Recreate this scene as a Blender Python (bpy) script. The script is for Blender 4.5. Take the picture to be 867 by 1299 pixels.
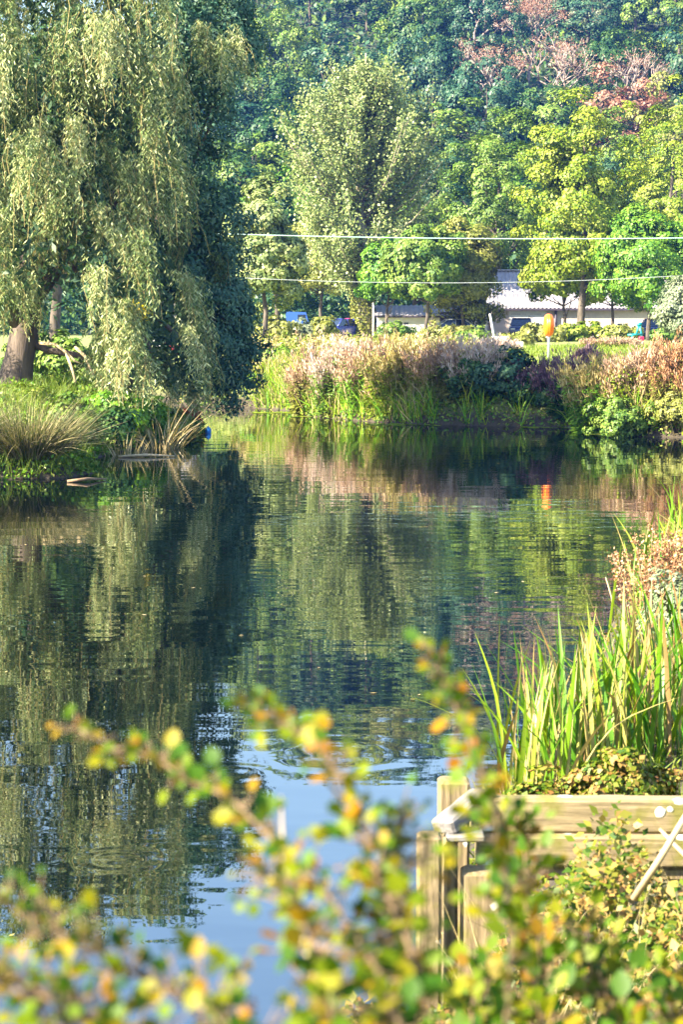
import bpy, math, random
import numpy as np
from mathutils import Vector, Matrix, Euler

# ------------------------------------------------------------------ scene, camera, world, sun
for o in list(bpy.data.objects):
    bpy.data.objects.remove(o, do_unlink=True)
S = bpy.context.scene
COL = S.collection
R = math.radians
CAM_Z, FPX, HZ = 3.0, 2526.0, 407.0            # camera height above the water, focal length, horizon row
PITCH = math.atan((649.5 - HZ) / FPX)

cam = bpy.data.cameras.new('camera')
cam.sensor_fit = 'VERTICAL'; cam.sensor_height = 36.0; cam.sensor_width = 24.0; cam.lens = 70.0
cam.clip_start = 0.1; cam.clip_end = 6000
cam.dof.use_dof = True; cam.dof.focus_distance = 30.0; cam.dof.aperture_fstop = 7.1
camo = bpy.data.objects.new('camera', cam); COL.objects.link(camo)
camo.location = (0, 0, CAM_Z); camo.rotation_euler = (math.pi/2 - PITCH, 0, 0)
S.camera = camo

SUN_EL, SUN_AZ = R(34), R(244)                 # azimuth clockwise from +Y: behind the camera on the left
W = bpy.data.worlds.new('World'); S.world = W; W.use_nodes = True
nt = W.node_tree
sky = nt.nodes.new('ShaderNodeTexSky'); sky.sky_type = 'NISHITA'; sky.sun_disc = False
sky.sun_elevation = SUN_EL; sky.sun_rotation = SUN_AZ; sky.air_density = 1.3; sky.dust_density = 0.7; sky.ozone_density = 3.0
bg = nt.nodes['Background']; bg.inputs['Strength'].default_value = 0.085
nt.links.new(sky.outputs[0], bg.inputs[0])
sl = bpy.data.lights.new('sun', 'SUN'); sl.energy = 5.0; sl.angle = R(0.5); sl.color = (1.0, 0.90, 0.70)
so = bpy.data.objects.new('sun', sl); COL.objects.link(so)
sd = Vector((math.sin(SUN_AZ)*math.cos(SUN_EL), math.cos(SUN_AZ)*math.cos(SUN_EL), math.sin(SUN_EL)))
so.rotation_euler = sd.to_track_quat('Z', 'Y').to_euler(); so.location = (-30, -30, 60)
S.view_settings.view_transform = 'Standard'; S.view_settings.look = 'None'
S.view_settings.exposure = 2.55; S.view_settings.gamma = 1.0; S.view_settings.use_curve_mapping = False
cy = S.cycles
cy.max_bounces = 6; cy.diffuse_bounces = 2; cy.glossy_bounces = 3; cy.transmission_bounces = 3
cy.transparent_max_bounces = 6; cy.volume_bounces = 0; cy.caustics_reflective = False; cy.caustics_refractive = False

# ------------------------------------------------------------------ helpers
def at(px, py, Y):
    """world point at depth Y seen at this photograph position"""
    u = (px - 433.5)/FPX; v = (649.5 - py)/FPX
    t = Y/(math.cos(PITCH) + v*math.sin(PITCH))
    return Vector((u*t, Y, CAM_Z + t*(-math.sin(PITCH) + v*math.cos(PITCH))))
def rngf(seed): return np.random.default_rng(seed)
def unit(a): return a/np.maximum(np.linalg.norm(a, axis=-1, keepdims=True), 1e-9)

def mesh_np(name, V, F, mat=None, tint=None, smooth=False):
    V = np.asarray(V, np.float32); F = np.asarray(F, np.int32); k = F.shape[1]
    me = bpy.data.meshes.new(name)
    me.vertices.add(len(V)); me.vertices.foreach_set('co', V.ravel())
    me.loops.add(F.size); me.loops.foreach_set('vertex_index', F.ravel())
    me.polygons.add(len(F)); me.polygons.foreach_set('loop_start', np.arange(0, F.size, k, dtype=np.int32))
    me.polygons.foreach_set('loop_total', np.full(len(F), k, np.int32))
    me.update(calc_edges=True)
    me.polygons.foreach_set('use_smooth', np.full(len(F), smooth, bool))
    if tint is not None:
        at_ = me.attributes.new('tint', 'FLOAT', 'FACE'); at_.data.foreach_set('value', np.asarray(tint, np.float32))
    if mat: me.materials.append(mat)
    return me
class MB:
    """collects polygons for one mesh"""
    def __init__(s): s.v = []; s.f = []; s.sm = []
    def add(s, v, f, smooth=False):
        n = len(s.v); s.v += [tuple(p) for p in v]; s.f += [tuple(i+n for i in q) for q in f]; s.sm += [smooth]*len(f)
    def box(s, c, d, M=None, bev=0.0):
        x, y, z = d[0]/2, d[1]/2, d[2]/2
        if bev <= 0:
            v = [(sx*x, sy*y, sz*z) for sx in (-1,1) for sy in (-1,1) for sz in (-1,1)]
            f = [(0,1,3,2),(4,6,7,5),(0,4,5,1),(2,3,7,6),(0,2,6,4),(1,5,7,3)]
        else:
            b = bev; v = []; f = []
            ring = [(-x+b,-y),(x-b,-y),(x,-y+b),(x,y-b),(x-b,y),(-x+b,y),(-x,y-b),(-x,-y+b)]
            def ins(p, k): return (p[0] - math.copysign(k, p[0]), p[1] - math.copysign(k, p[1]))
            for zz, k in ((-z, b), (-z+b, 0), (z-b, 0), (z, b)):
                for p in ring:
                    q = ins(p, k) if k else p
                    v.append((q[0], q[1], zz))
            for r_ in range(3):
                for i in range(8):
                    f.append((r_*8+i, r_*8+(i+1) % 8, (r_+1)*8+(i+1) % 8, (r_+1)*8+i))
            f.append(tuple(range(7, -1, -1))); f.append(tuple(range(24, 32)))
        T = Matrix.Translation(c) @ (M.to_4x4() if M else Matrix())
        s.add([T @ Vector(p) for p in v], f)
        return s
    def tube(s, pts, rad, n=7, smooth=True):
        pts = [Vector(p) for p in pts]; m = len(pts); v = []; f = []
        rad = [rad]*m if not hasattr(rad, '__len__') else rad
        a = None
        for i, p in enumerate(pts):
            d = (pts[min(i+1, m-1)] - pts[max(i-1, 0)]).normalized()
            if a is None:
                a = d.cross(Vector((0.3, 0.9, 0.2)))
                if a.length < .1: a = d.cross(Vector((1, 0, 0)))
            a = (a - d*a.dot(d)).normalized(); b = d.cross(a)
            for k in range(n):
                t = 2*math.pi*k/n
                v.append(p + (a*math.cos(t) + b*math.sin(t))*rad[i])
        for i in range(m-1):
            for k in range(n):
                f.append((i*n+k, i*n+(k+1) % n, (i+1)*n+(k+1) % n, (i+1)*n+k))
        f.append(tuple(range(n-1, -1, -1))); f.append(tuple((m-1)*n+k for k in range(n)))
        s.add(v, f, smooth); return s
    def mesh(s, name, mat=None):
        me = bpy.data.meshes.new(name); me.from_pydata(s.v, [], s.f); me.update()
        me.polygons.foreach_set('use_smooth', np.array(s.sm, bool))
        if mat: me.materials.append(mat)
        return me

def obj(name, me, parent=None, loc=(0,0,0), rot=(0,0,0), scale=(1,1,1), mat=None, **props):
    o = bpy.data.objects.new(name, me); COL.objects.link(o)
    o.location = loc; o.rotation_euler = rot; o.scale = scale if hasattr(scale, '__len__') else (scale,)*3
    if parent: o.parent = parent
    if mat: o.material_slots[0].link = 'OBJECT'; o.material_slots[0].material = mat
    for k, v in props.items(): o[k] = v
    return o
def thing(name, label, cat, loc, group=None, rotz=0):
    o = bpy.data.objects.new(name, None); COL.objects.link(o); o.empty_display_size = .2
    o.location = loc; o.rotation_euler = (0, 0, rotz); o['label'] = label; o['category'] = cat
    if group: o['group'] = group
    return o
def tag(o, label, cat, group=None):
    o['label'] = label; o['category'] = cat
    if group: o['group'] = group
    return o

# ------------------------------------------------------------------ materials
def mat_new(name):
    m = bpy.data.materials.new(name); m.use_nodes = True; n = m.node_tree; n.nodes.clear()
    return m, n, n.nodes.new('ShaderNodeOutputMaterial')
def node(n, t, **kw):
    x = n.nodes.new(t)
    for k, v in kw.items():
        if k in x.inputs: x.inputs[k].default_value = v
        else: setattr(x, k, v)
    return x
def ramp(n, fac, stops, interp='LINEAR'):
    r = n.nodes.new('ShaderNodeValToRGB'); r.color_ramp.interpolation = interp
    e = r.color_ramp.elements
    while len(e) < len(stops): e.new(0.5)
    for i, (p, c) in enumerate(stops): e[i].position = p; e[i].color = (*c, 1)
    n.links.new(fac, r.inputs[0]); return r.outputs[0]
def leaf_mat(name, cols, src='tint', trans=0.2, gloss=0.025, rough=0.5):
    """leaf colour picked per leaf; diffuse + translucent + a little sheen"""
    m, n, out = mat_new(name)
    if src == 'tint':
        a = node(n, 'ShaderNodeAttribute', attribute_name='tint').outputs['Fac']
    else:
        a = node(n, 'ShaderNodeObjectInfo').outputs['Random']
    cols = [tuple(max(.004, (x[0]+x[1]+x[2])/3 + (v_ - (x[0]+x[1]+x[2])/3)*1.2) for v_ in x) for x in cols]
    k = len(cols); c = ramp(n, a, [(i/max(k-1, 1), x) for i, x in enumerate(cols)])
    d = node(n, 'ShaderNodeBsdfDiffuse'); t = node(n, 'ShaderNodeBsdfTranslucent'); g = node(n, 'ShaderNodeBsdfGlossy', Roughness=rough)
    hs = node(n, 'ShaderNodeHueSaturation', Saturation=1.1, Value=1.25); n.links.new(c, hs.inputs['Color'])
    n.links.new(c, d.inputs[0]); n.links.new(hs.outputs[0], t.inputs[0])
    m1 = node(n, 'ShaderNodeMixShader', Fac=trans); n.links.new(d.outputs[0], m1.inputs[1]); n.links.new(t.outputs[0], m1.inputs[2])
    m2 = node(n, 'ShaderNodeMixShader', Fac=gloss); n.links.new(m1.outputs[0], m2.inputs[1]); n.links.new(g.outputs[0], m2.inputs[2])
    n.links.new(m2.outputs[0], out.inputs[0]); return m
def plain(name, col, rough=0.6, metal=0.0, var=0.25, scale=6.0, bump=0.0, spec=0.4):
    """solid surface with mottled colour and fine relief"""
    m, n, out = mat_new(name); p = node(n, 'ShaderNodeBsdfPrincipled', Roughness=rough, Metallic=metal)
    p.inputs['Specular IOR Level'].default_value = spec
    tc = node(n, 'ShaderNodeTexCoord'); ns = node(n, 'ShaderNodeTexNoise', Scale=scale, Detail=6.0)
    n.links.new(tc.outputs['Object'], ns.inputs['Vector'])
    c = ramp(n, ns.outputs['Fac'], [(0.3, tuple(x*(1-var) for x in col)), (0.7, tuple(min(1, x*(1+var)) for x in col))])
    n.links.new(c, p.inputs['Base Color'])
    if bump:
        b = node(n, 'ShaderNodeBump', Strength=0.6, Distance=bump); n.links.new(ns.outputs['Fac'], b.inputs['Height']); n.links.new(b.outputs[0], p.inputs['Normal'])
    n.links.new(p.outputs[0], out.inputs[0]); return m
def bark(name, a, b, scale=5.0, stretch=0.25):
    m, n, out = mat_new(name); p = node(n, 'ShaderNodeBsdfPrincipled', Roughness=0.9)
    tc = node(n, 'ShaderNodeTexCoord'); mp = node(n, 'ShaderNodeMapping'); mp.inputs['Scale'].default_value = (1, 1, stretch)
    ns = node(n, 'ShaderNodeTexNoise', Scale=scale, Detail=8.0, Roughness=0.7)
    n.links.new(tc.outputs['Object'], mp.inputs[0]); n.links.new(mp.outputs[0], ns.inputs['Vector'])
    n.links.new(ramp(n, ns.outputs['Fac'], [(0.35, a), (0.65, b)]), p.inputs['Base Color'])
    bp = node(n, 'ShaderNodeBump', Strength=1.0, Distance=0.05); n.links.new(ns.outputs['Fac'], bp.inputs['Height']); n.links.new(bp.outputs[0], p.inputs['Normal'])
    n.links.new(p.outputs[0], out.inputs[0]); return m
def timber(name, dark, light, lich=0.5, grain=(1.2, 14, 14)):
    """weathered sleeper wood: long grain, mossy green patches and pale lichen spots"""
    m, n, out = mat_new(name); p = node(n, 'ShaderNodeBsdfPrincipled', Roughness=0.85)
    tc = node(n, 'ShaderNodeTexCoord'); mp = node(n, 'ShaderNodeMapping'); mp.inputs['Scale'].default_value = grain
    n.links.new(tc.outputs['Object'], mp.inputs[0])
    g = node(n, 'ShaderNodeTexNoise', Scale=3.0, Detail=8.0, Roughness=0.65); n.links.new(mp.outputs[0], g.inputs['Vector'])
    c1 = ramp(n, g.outputs['Fac'], [(0.3, dark), (0.68, light)])
    k = node(n, 'ShaderNodeTexNoise', Scale=7.0, Detail=4.0); n.links.new(tc.outputs['Object'], k.inputs['Vector'])
    mk = ramp(n, k.outputs['Fac'], [(0.52, (0,0,0)), (0.66, (1,1,1))])
    mx = node(n, 'ShaderNodeMix', data_type='RGBA'); mx.inputs[7].default_value = (0.17, 0.15, 0.03, 1)
    n.links.new(mk, mx.inputs[0]); n.links.new(c1, mx.inputs[6])
    vo = node(n, 'ShaderNodeTexVoronoi', Scale=5.5); n.links.new(tc.outputs['Object'], vo.inputs['Vector'])
    ns2 = node(n, 'ShaderNodeTexNoise', Scale=40.0, Detail=3.0); n.links.new(tc.outputs['Object'], ns2.inputs['Vector'])
    ad = node(n, 'ShaderNodeMath', operation='MULTIPLY_ADD'); ad.inputs[1].default_value = 0.28
    n.links.new(ns2.outputs['Fac'], ad.inputs[0]); n.links.new(vo.outputs['Distance'], ad.inputs[2])
    lm = ramp(n, ad.outputs[0], [(0.24 + 0.06*lich, (1,1,1)), (0.29 + 0.06*lich, (0,0,0))])
    mx2 = node(n, 'ShaderNodeMix', data_type='RGBA'); mx2.inputs[7].default_value = (0.62, 0.6, 0.5, 1)
    n.links.new(lm, mx2.inputs[0]); n.links.new(mx.outputs[2], mx2.inputs[6]); n.links.new(mx2.outputs[2], p.inputs['Base Color'])
    bp = node(n, 'ShaderNodeBump', Strength=0.8, Distance=0.008); n.links.new(g.outputs['Fac'], bp.inputs['Height']); n.links.new(bp.outputs[0], p.inputs['Normal'])
    n.links.new(p.outputs[0], out.inputs[0]); return m

M = {}
M['willow'] = leaf_mat('willow leaf', [(.05,.09,.035), (.13,.18,.06), (.32,.35,.16), (.50,.50,.28)], trans=.18, gloss=.035)
M['willow_shade'] = leaf_mat('willow leaf painted shade', [(.03,.06,.03), (.06,.10,.05)], trans=.2)  # dark copy of the willow leaf, crown shade painted into its colour
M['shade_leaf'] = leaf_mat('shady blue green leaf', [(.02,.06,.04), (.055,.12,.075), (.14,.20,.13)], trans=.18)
M['poplar'] = leaf_mat('poplar leaf', [(.08,.12,.04), (.17,.21,.075), (.33,.35,.16)], trans=.18, gloss=.035)
M['lime'] = leaf_mat('lime green leaf', [(.06,.11,.015), (.15,.20,.025), (.29,.31,.08)], trans=.18)
M['bright'] = leaf_mat('bright green leaf', [(.035,.10,.018), (.09,.18,.025), (.18,.27,.05)], trans=.18)
M['mid'] = leaf_mat('mid green leaf', [(.04,.09,.02), (.10,.16,.03), (.20,.25,.07)], trans=.18)
M['dark'] = leaf_mat('dark green leaf', [(.012,.04,.015), (.03,.075,.022), (.085,.135,.035)], trans=.2)
M['teal'] = leaf_mat('blue green leaf', [(.012,.04,.025), (.03,.08,.045), (.09,.145,.07)], trans=.2)
M['olive'] = leaf_mat('olive leaf', [(.08,.10,.02), (.18,.19,.05), (.30,.29,.11)], trans=.18)
M['greygreen'] = leaf_mat('grey green leaf', [(.09,.12,.07), (.17,.20,.12), (.27,.29,.19)], trans=.2)
M['rust'] = leaf_mat('russet leaf', [(.12,.06,.04), (.23,.12,.08), (.34,.21,.15)], trans=.2)
M['yellow'] = leaf_mat('yellow leaf', [(.28,.24,.02), (.46,.38,.03), (.58,.42,.04)], trans=.18)
M['straw'] = leaf_mat('straw coloured blade', [(.16,.14,.05), (.38,.30,.15), (.55,.45,.28)], trans=.2)
M['sedge'] = leaf_mat('sedge blade', [(.03,.05,.015), (.08,.09,.03), (.19,.17,.08), (.40,.33,.20)], trans=.2)
M['grass'] = leaf_mat('grass blade', [(.07,.12,.015), (.13,.18,.03), (.22,.23,.07)], trans=.18)
M['nettle'] = leaf_mat('nettle leaf', [(.04,.11,.015), (.09,.19,.02), (.17,.27,.04)], trans=.18)
M['pinkhead'] = leaf_mat('pink brown flower head', [(.22,.14,.09), (.38,.26,.18), (.52,.40,.30)], trans=.15)
M['palehead'] = leaf_mat('pale downy seed head', [(.36,.25,.20), (.52,.40,.33), (.62,.54,.46)], trans=.2)
M['goldhead'] = leaf_mat('golden seed head', [(.20,.16,.055), (.32,.26,.11), (.43,.36,.19)], trans=.2)
M['purplehead'] = leaf_mat('purple brown flower head', [(.06,.035,.05), (.12,.075,.09), (.19,.13,.14)], trans=.1)
M['rusthead'] = leaf_mat('rusty dock seed', [(.20,.10,.055), (.34,.19,.11), (.48,.31,.20)], trans=.1)
M['red'] = leaf_mat('red flower', [(.35,.02,.02), (.5,.08,.07), (.55,.2,.18)], trans=.2)
M['reed'] = leaf_mat('reed blade', [(.03,.10,.01), (.07,.165,.012), (.115,.205,.018), (.19,.24,.03), (.36,.30,.13), (.17,.09,.04)], src='rand', trans=.18, gloss=.035)
M['reed_s'] = leaf_mat('reed blade far', [(.05,.15,.015), (.14,.28,.02), (.26,.36,.03), (.42,.38,.08)], trans=.18, gloss=.035)
M['haw'] = leaf_mat('hawthorn leaf', [(.02,.055,.004), (.05,.10,.005), (.085,.125,.006), (.12,.14,.007), (.20,.16,.008), (.20,.085,.01)], src='rand', trans=.22, gloss=.012)
M['bramble'] = leaf_mat('bramble leaf', [(.02,.05,.005), (.045,.09,.006), (.08,.115,.008), (.14,.14,.012), (.15,.075,.02)], src='rand', trans=.2, gloss=.012)
M['under'] = leaf_mat('undergrowth leaf', [(.025,.06,.008), (.07,.105,.012), (.14,.15,.025), (.25,.185,.07), (.19,.10,.04)], trans=.18)
M['stem_g'] = plain('green stem', (.16,.20,.05), var=.3)
M['stem_b'] = plain('brown twig', (.17,.11,.06), rough=.8, var=.4, scale=20)
M['stem_p'] = plain('pale dry stalk', (.40,.30,.17), rough=.8, var=.25, scale=20)
M['bark'] = bark('rough bark', (.035,.028,.02), (.14,.11,.085))
M['bark_w'] = bark('willow bark', (.03,.022,.018), (.15,.11,.085), 4.0, .18)
M['bark_ivy'] = bark('pale bark', (.16,.14,.09), (.38,.33,.22), 4.0, .4)
M['bark_pale'] = bark('silvery dead wood', (.22,.165,.135), (.40,.31,.26), 3.0, .5)
M['timber'] = timber('weathered timber', (.11,.08,.035), (.36,.27,.14))
M['timber2'] = timber('weathered post timber', (.09,.065,.03), (.32,.235,.125), -.6, (14, 14, 1.2))
M['grey_timber'] = timber('grey split timber', (.09,.08,.075), (.24,.22,.21), -2)

# ------------------------------------------------------------------ ground and river
SHORE_NEAR = [(-90,-30),(-22,1.5),(-7,4.8),(-2.2,6.4),(-0.3,7.6),(0.28,8.3),(0.38,10),(0.62,11.8),(1.35,13.6),(2.15,17),(2.95,21),(4.4,27.5),(6.3,34),(14,41),(34,52),(90,74)]
SHORE_FAR = [(90,100),(34,70),(16,57.5),(9,51.2),(7.2,52),(6.3,56.3),(3.9,57),(2,58),(0.5,60),(-1.2,63),(-1.7,66.5),(-2.9,68.5),(-8,72),(-22,80),(-90,110)]
SHORE_LEFT = [(-90,96),(-22,68),(-8.5,61.5),(-5.2,57.5),(-4.2,54.5),(-4.5,50),(-5.2,45),(-5.7,41.6),(-4.9,39.2),(-5.2,38.1),(-8,37.2),(-20,34),(-90,22)]
POLY = np.array(SHORE_NEAR + SHORE_FAR + SHORE_LEFT)
def shore_dist(x, y):
    """signed distance to the water's edge, positive on land"""
    x = np.asarray(x, float); y = np.asarray(y, float); best = np.full(x.shape, 1e9); ins = np.zeros(x.shape, bool)
    n = len(POLY)
    for i in range(n):
        (ax, ay), (bx, by) = POLY[i], POLY[(i+1) % n]
        ex, ey = bx-ax, by-ay
        t = np.clip(((x-ax)*ex + (y-ay)*ey)/(ex*ex+ey*ey), 0, 1)
        best = np.minimum(best, np.hypot(x-ax-t*ex, y-ay-t*ey))
        c = ((ay > y) != (by > y))
        with np.errstate(divide='ignore', invalid='ignore'):
            ins ^= c & (x < (bx-ax)*(y-ay)/(by-ay+1e-12) + ax)
    return np.where(ins, -best, best)
def sstep(a, b, x): t = np.clip((x-a)/(b-a), 0, 1); return t*t*(3-2*t)
def height(x, y):
    x = np.asarray(x, float); y = np.asarray(y, float)
    d = shore_dist(x, y)
    plat = .42 + .4*sstep(14, 24, y) + .68*sstep(28, 37, y) + .2*sstep(58, 66, y) + .98*sstep(4.6, 2.2, y)
    s = 0.9 + 0.9*sstep(20, 40, y)
    land = plat*(1-np.exp(-np.maximum(d, 0)/s)) + .06*np.sin(x*1.3+y*.7) * sstep(.5, 2, d)
    bed = -np.minimum(1.3, .08 + .45*np.maximum(-d, 0))
    px = 433 + FPX*x/np.maximum(y, 1)
    fall = .66 + .34*sstep(150, 400, px) - .0*sstep(900, 1500, px)
    hill = np.maximum(0, y-188)
    hill = np.where(y < 415, hill*.352, (415-188)*.352 + 0)
    hill = hill*fall*sstep(185, 215, y)*sstep(900, 300, np.abs(x)) + 1.2*np.sin(x*.06)*np.sin(y*.05+1)*sstep(190, 240, y)
    return np.where(d > 0, land, bed) + hill
def hz(x, y): return float(height(np.array([x]), np.array([y]))[0])

t = np.linspace(-1, 1, 221); gx = 900*np.sinh(6.3*t)/np.sinh(6.3)
gy = np.concatenate([np.linspace(-150, -6, 18), np.linspace(-5, 80, 230), np.linspace(81, 200, 50), np.linspace(204, 430, 60), np.linspace(450, 2500, 20)])
GX, GY = np.meshgrid(gx, gy); GZ = height(GX, GY)
nx, ny = len(gx), len(gy)
idx = np.arange(nx*ny).reshape(ny, nx)
F = np.stack([idx[:-1,:-1], idx[:-1,1:], idx[1:,1:], idx[1:,:-1]], -1).reshape(-1, 4)
m, n, out = mat_new('bank earth and turf'); p = node(n, 'ShaderNodeBsdfPrincipled', Roughness=.95)
geo = node(n, 'ShaderNodeNewGeometry'); ns = node(n, 'ShaderNodeTexNoise', Scale=.6, Detail=8.0); ns2 = node(n, 'ShaderNodeTexNoise', Scale=9.0, Detail=6.0)
n.links.new(geo.outputs['Position'], ns.inputs['Vector']); n.links.new(geo.outputs['Position'], ns2.inputs['Vector'])
ad = node(n, 'ShaderNodeMath', operation='ADD'); n.links.new(ns.outputs['Fac'], ad.inputs[0]); n.links.new(ns2.outputs['Fac'], ad.inputs[1])
gr = ramp(n, ad.outputs[0], [(.35, (.05,.07,.015)), (.55, (.11,.17,.025)), (.75, (.19,.22,.05))])
sx = node(n, 'ShaderNodeSeparateXYZ'); n.links.new(geo.outputs['Position'], sx.inputs[0])
mr = node(n, 'ShaderNodeMapRange'); mr.inputs[1].default_value = .25; mr.inputs[2].default_value = .75; n.links.new(sx.outputs['Z'], mr.inputs[0])
mx = node(n, 'ShaderNodeMix', data_type='RGBA'); mx.inputs[6].default_value = (.055,.042,.025,1); n.links.new(mr.outputs[0], mx.inputs[0]); n.links.new(gr, mx.inputs[7])
mr2 = node(n, 'ShaderNodeMapRange'); mr2.inputs[1].default_value = 2.5; mr2.inputs[2].default_value = 6; n.links.new(sx.outputs['Z'], mr2.inputs[0])
mx2 = node(n, 'ShaderNodeMix', data_type='RGBA'); mx2.inputs[7].default_value = (.035,.05,.02,1); n.links.new(mr2.outputs[0], mx2.inputs[0]); n.links.new(mx.outputs[2], mx2.inputs[6])
n.links.new(mx2.outputs[2], p.inputs['Base Color'])
bp = node(n, 'ShaderNodeBump', Strength=.8, Distance=.08); n.links.new(ns2.outputs['Fac'], bp.inputs['Height']); n.links.new(bp.outputs[0], p.inputs['Normal'])
n.links.new(p.outputs[0], out.inputs[0]); M['ground'] = m
obj('ground', mesh_np('ground', np.stack([GX, GY, GZ], -1).reshape(-1, 3), F, m, smooth=True), kind='structure')

m, n, out = mat_new('river water'); p = node(n, 'ShaderNodeBsdfPrincipled', Roughness=.012)
p.inputs['Base Color'].default_value = (.0015,.0035,.004,1); p.inputs['IOR'].default_value = 3.2
geo = node(n, 'ShaderNodeNewGeometry')
def wave(scale, sc, det, dim='3D'):
    mp = node(n, 'ShaderNodeMapping'); mp.inputs['Scale'].default_value = sc
    n.links.new(geo.outputs['Position'], mp.inputs[0])
    w = node(n, 'ShaderNodeTexNoise', Scale=scale, Detail=det, Roughness=.5); n.links.new(mp.outputs[0], w.inputs['Vector'])
    return w.outputs['Fac']
def mad(a, k, b=None):
    q = node(n, 'ShaderNodeMath', operation='MULTIPLY_ADD'); n.links.new(a, q.inputs[0]); q.inputs[1].default_value = k
    if b is None: q.inputs[2].default_value = 0
    else: n.links.new(b, q.inputs[2])
    return q.outputs[0]
hgt = mad(wave(.5, (.5, 1, 1), 1.0), .006)
hgt = mad(wave(1.6, (.3, 1, 1), 1.0), .0034, hgt)
wm = node(n, 'ShaderNodeMapRange'); wm.inputs[1].default_value = .42; wm.inputs[2].default_value = .66; n.links.new(wave(.16, (.6, 1, 1), 2.0), wm.inputs[0])
fw = node(n, 'ShaderNodeMath', operation='MULTIPLY'); n.links.new(wave(5.0, (.3, 1, 1), 1.0), fw.inputs[0]); n.links.new(wm.outputs[0], fw.inputs[1])
hgt = mad(fw.outputs[0], .0020, hgt)
hgt = mad(wave(6.0, (.3, 1, 1), 1.0), .0003, hgt)
for (cx, cyy, wl, amp, rad) in ((-.75, 13.0, .22, .0002, .6), (-.05, 13.6, .34, .0003, 1.0), (-1.25, 10.9, .13, .0002, .4)):
    dv = node(n, 'ShaderNodeVectorMath', operation='DISTANCE'); dv.inputs[1].default_value = (cx, cyy, 0); n.links.new(geo.outputs['Position'], dv.inputs[0])
    k = node(n, 'ShaderNodeMath', operation='MULTIPLY'); k.inputs[1].default_value = 2*math.pi/wl; n.links.new(dv.outputs['Value'], k.inputs[0])
    sn = node(n, 'ShaderNodeMath', operation='SINE'); n.links.new(k.outputs[0], sn.inputs[0])
    fo = node(n, 'ShaderNodeMapRange'); fo.inputs[1].default_value = rad; fo.inputs[2].default_value = rad*.45; n.links.new(dv.outputs['Value'], fo.inputs[0])
    mu = node(n, 'ShaderNodeMath', operation='MULTIPLY'); n.links.new(sn.outputs[0], mu.inputs[0]); n.links.new(fo.outputs[0], mu.inputs[1])
    hgt = mad(mu.outputs[0], amp, hgt)
bp = node(n, 'ShaderNodeBump', Strength=1.0, Distance=1.0); n.links.new(hgt, bp.inputs['Height']); n.links.new(bp.outputs[0], p.inputs['Normal'])
n.links.new(p.outputs[0], out.inputs[0]); M['water'] = m
wx = np.linspace(-90, 90, 61); wy = np.linspace(-30, 112, 61); WX, WY = np.meshgrid(wx, wy)
idx = np.arange(61*61).reshape(61, 61); F = np.stack([idx[:-1,:-1], idx[:-1,1:], idx[1:,1:], idx[1:,:-1]], -1).reshape(-1, 4)
obj('river_water', mesh_np('river_water', np.stack([WX, WY, WX*0], -1).reshape(-1, 3), F, m), kind='structure')

# ------------------------------------------------------------------ foliage generators
def leaf_quads(P, D, N, L, Wd):
    D = unit(D); Sx = unit(np.cross(D, N)); L = np.broadcast_to(L, (len(P),))[:, None]; Wd = np.broadcast_to(Wd, (len(P),))[:, None]
    V = np.stack([P, P + D*L*.45 + Sx*Wd*.5, P + D*L, P + D*L*.45 - Sx*Wd*.5], 1).reshape(-1, 3)
    return V, np.arange(len(P)*4).reshape(-1, 4)
def leaf_mesh(name, P, D, N, L, Wd, mat, tint):
    V, F = leaf_quads(P, D, N, L, Wd); return mesh_np(name, V, F, mat, tint)
def blob(seed, Rr, ncl, nl, cr, ls, asp=.7, hollow=.5, low=-.75, droop=.25, irr=.22, zscale=.7):
    """leaves gathered in clumps over an uneven crown volume; returns leaf arrays"""
    g = rngf(seed); d = unit(g.normal(size=(ncl*2, 3))); d = d[d[:, 2] > low][:ncl]; ncl = len(d)
    ph = g.uniform(0, 6.28, 6); fr = g.uniform(1.5, 3.5, (6, 3))
    w = 1 + irr*sum(np.sin(d @ fr[i]*1.6 + ph[i]) for i in range(6))/2.2
    rad = (hollow + (1-hollow)*g.uniform(0, 1, ncl)**.6)*w
    C = d*rad[:, None]*np.array(Rr); crs = cr*g.uniform(.6, 1.35, ncl)
    ci = np.repeat(np.arange(ncl), nl); o = unit(g.normal(size=(len(ci), 3)) + d[ci]*.7 + np.array([0, 0, .35]))
    P = C[ci] + o*(crs[ci]*g.uniform(.25, 1, len(ci))**.5)[:, None]*np.array([1, 1, zscale])
    N = unit(o*.9 + d[ci]*.5 + g.normal(size=o.shape)*.30 + np.array([0, 0, .25]))
    D = unit(np.cross(N, g.normal(size=N.shape)) + np.array([0, 0, -droop]))
    L = ls*g.uniform(.65, 1.4, len(ci)); ct = g.uniform(-.25, .25, ncl)
    T = np.clip(g.uniform(0, 1, len(ci))*.75 + .125 + ct[ci], 0, 1)
    return P, D, N, L, L*asp, T, C
def crown_mesh(name, mat, **kw):
    P, D, N, L, Wd, T, C = blob(**kw); return leaf_mesh(name, P, D, N, L, Wd, mat, T), C
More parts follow.
